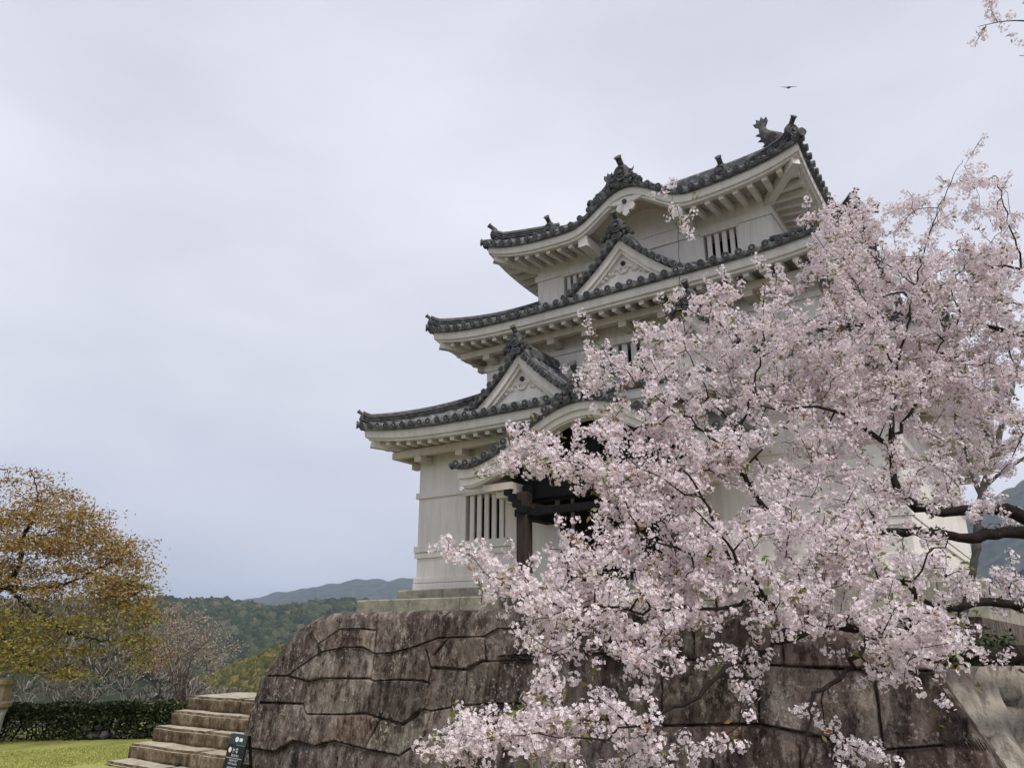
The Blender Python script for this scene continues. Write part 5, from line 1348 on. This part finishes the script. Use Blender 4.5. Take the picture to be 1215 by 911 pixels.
# ---- leafless fan-shaped tree and pale bare shrubs behind the hedge
def bare(px, py, d, hpx, wpx, mat, name, label, cat, group, nlimb, natt, flowers=0, seed=1, rt=.004, r0=.05):
    b0 = at(px, py, d); b0.z -= .25; o = empty(name, b0, label, cat, group); T = Tree()
    T.limb([(b0, r0), (b0+Vector((0,0,.25)), r0*.9)], wig=.004)
    for i in range(nlimb):
        u = -1+2*(i+.5)/nlimb+rng.uniform(-.1,.1)
        x1 = px+u*wpx*.35; y1 = py-hpx*(.45+.1*rng.random()); x2 = px+u*wpx*.9; y2 = py-hpx*(1-.42*u*u)*rng.uniform(.85, 1); dz = rng.uniform(-.9,.9)
        T.limb([(b0+Vector((0,0,.22)), r0*.5)]+L3((px+u*wpx*.1, py-hpx*.15, d+dz*.15, r0*.45),(x1, y1, d+dz*.5, r0*.28),(x2, y2, d+dz, r0*.08)), wig=.012)
    pts = []
    for _ in range(natt):
        u = rng.uniform(-1,1); f_ = rng.uniform(.35,1)**.7
        pts.append(tuple(at(px+u*wpx*f_, py-hpx*(1-.45*u*u)*f_, d+rng.uniform(-1,1)*.9*f_)))
    pts = np.array(pts); T.grow(pts, .12, .015, rt); T.mesh('trunk', mat, o, b0, 5)
    if flowers:
        q = clump(pts, flowers, .09, .8); V, F = leaf_quads(q, .016, .034); tag(part_at(V, F, 'crown', M_FADED, o, b0, False), kind='stuff')
    return o
M_BARK_P = bark_mat('pale_twig_bark', (.17,.155,.135), (.50,.46,.41), .3)
M_BARK_B = bark_mat('brown_twig_bark', (.075,.048,.036), (.20,.15,.12), .3)
bare(213, 836, 18.5, 116, 74, M_BARK_B, 'fading_cherry_tree', 'small fan shaped cherry with bare brown twigs and faded pink flowers behind the hedge', 'tree', None, 11, 620, 7, r0=.035, rt=.003)
for px, py, d, h_, w_, lab in ((72,842,17.5,46,38,'pale leafless shrub with forked white twigs nearest the brown tree, behind the hedge'),(100,842,18.2,52,30,'pale leafless shrub with upright white stems in the middle of the hedge'),
                               (150,840,18.8,40,40,'pale leafless shrub with spreading twigs left of the faded cherry'),(30,842,18.2,34,36,'pale leafless shrub low behind the hedge beside the stone post')):
    bare(px, py, d, h_, w_, M_BARK_P, 'bare_shrub', lab, 'shrub', 'bare shrubs behind the hedge', 5, 70, 0, rt=.0045, r0=.035)

# dark evergreen clumps on the right end of the terrace, under the cherry limb
for px, py, d, w_, lab in ((1120,786,6.9,.34,'dark low evergreen bush on the wall top left of the sunlit corner stones'),(1185,778,7.0,.42,'dark low evergreen bush on the sunlit corner stones at the right edge')):
    c = at(px, py, d); o = empty('evergreen_bush', (c.x, c.y, c.z-.08), lab, 'bush', 'low bushes on the wall corner')
    P = c_ = np.array(tuple(c))+rng.normal(size=(1500,3))*np.array([w_*.55, w_*.5, .075]); P[:,2] = np.maximum(P[:,2], c.z-.10)
    V, F = leaf_quads(P, .02, .05); part_at(V, F, 'foliage', M_HEDGE, o, o.location, False)
    b = MB()
    for i in range(12): b.tube([Vector((rng.normal(0,.08), rng.normal(0,.08), -.05)), Vector((rng.normal(0,w_*.4), rng.normal(0,w_*.4), .12))], [.012,.004], 5)
    tag(b.build('stems', M_BARK, o), kind='stuff')

# ---- a bird gliding above the roof
M_BIRD = mat_noise('hazed_plumage', [(.3,(.08,.075,.07)),(.7,(.16,.15,.14))], 20, .8, 0)  # plumage greyed to paint in the haze of distance
bp = at(936, 104, 46); b = MB()
b.sweep([(Vector((0,-.30+.6*k/8,0)), Vector((1,0,0))*w_, Vector((0,0,1))*w_) for k, w_ in enumerate((.015,.035,.06,.075,.08,.07,.05,.045,.012))], [(math.cos(2*PI*k/8), math.sin(2*PI*k/8)) for k in range(8)])
bird = b.build('soaring_bird', M_BIRD, None, True, bp); bird.rotation_euler = (R(30), R(-6), YAW+R(6))
tag(bird, 'dark bird gliding with outspread wings in the sky above the fish roof ornament', 'bird')
for sg in (-1, 1):
    b = MB(); pts = [(.05,.16,.02),(.30,.20,.07),(.58,.10,.05),(.62,.02,.045),(.30,.02,.06),(.05,-.05,.02)]
    b.add([(sg*x, y, z) for x, y, z in pts]+[(sg*x, y, z-.018) for x, y, z in pts], [(0,1,4,5),(1,2,3,4),(11,10,7,6),(10,9,8,7)]+[(i,(i+1)%6,6+(i+1)%6,6+i) for i in range(6)])
    b.build('wing', M_BIRD, bird)
b = MB(); b.add([(-.04,-.26,0),(.04,-.26,0),(.09,-.46,.0),(-.09,-.46,0),(0,-.28,-.02),(0,-.44,-.015)], [(0,1,2,3),(4,5,2,1),(5,4,0,3),(5,3,2)]); b.build('tail', M_BIRD, bird)
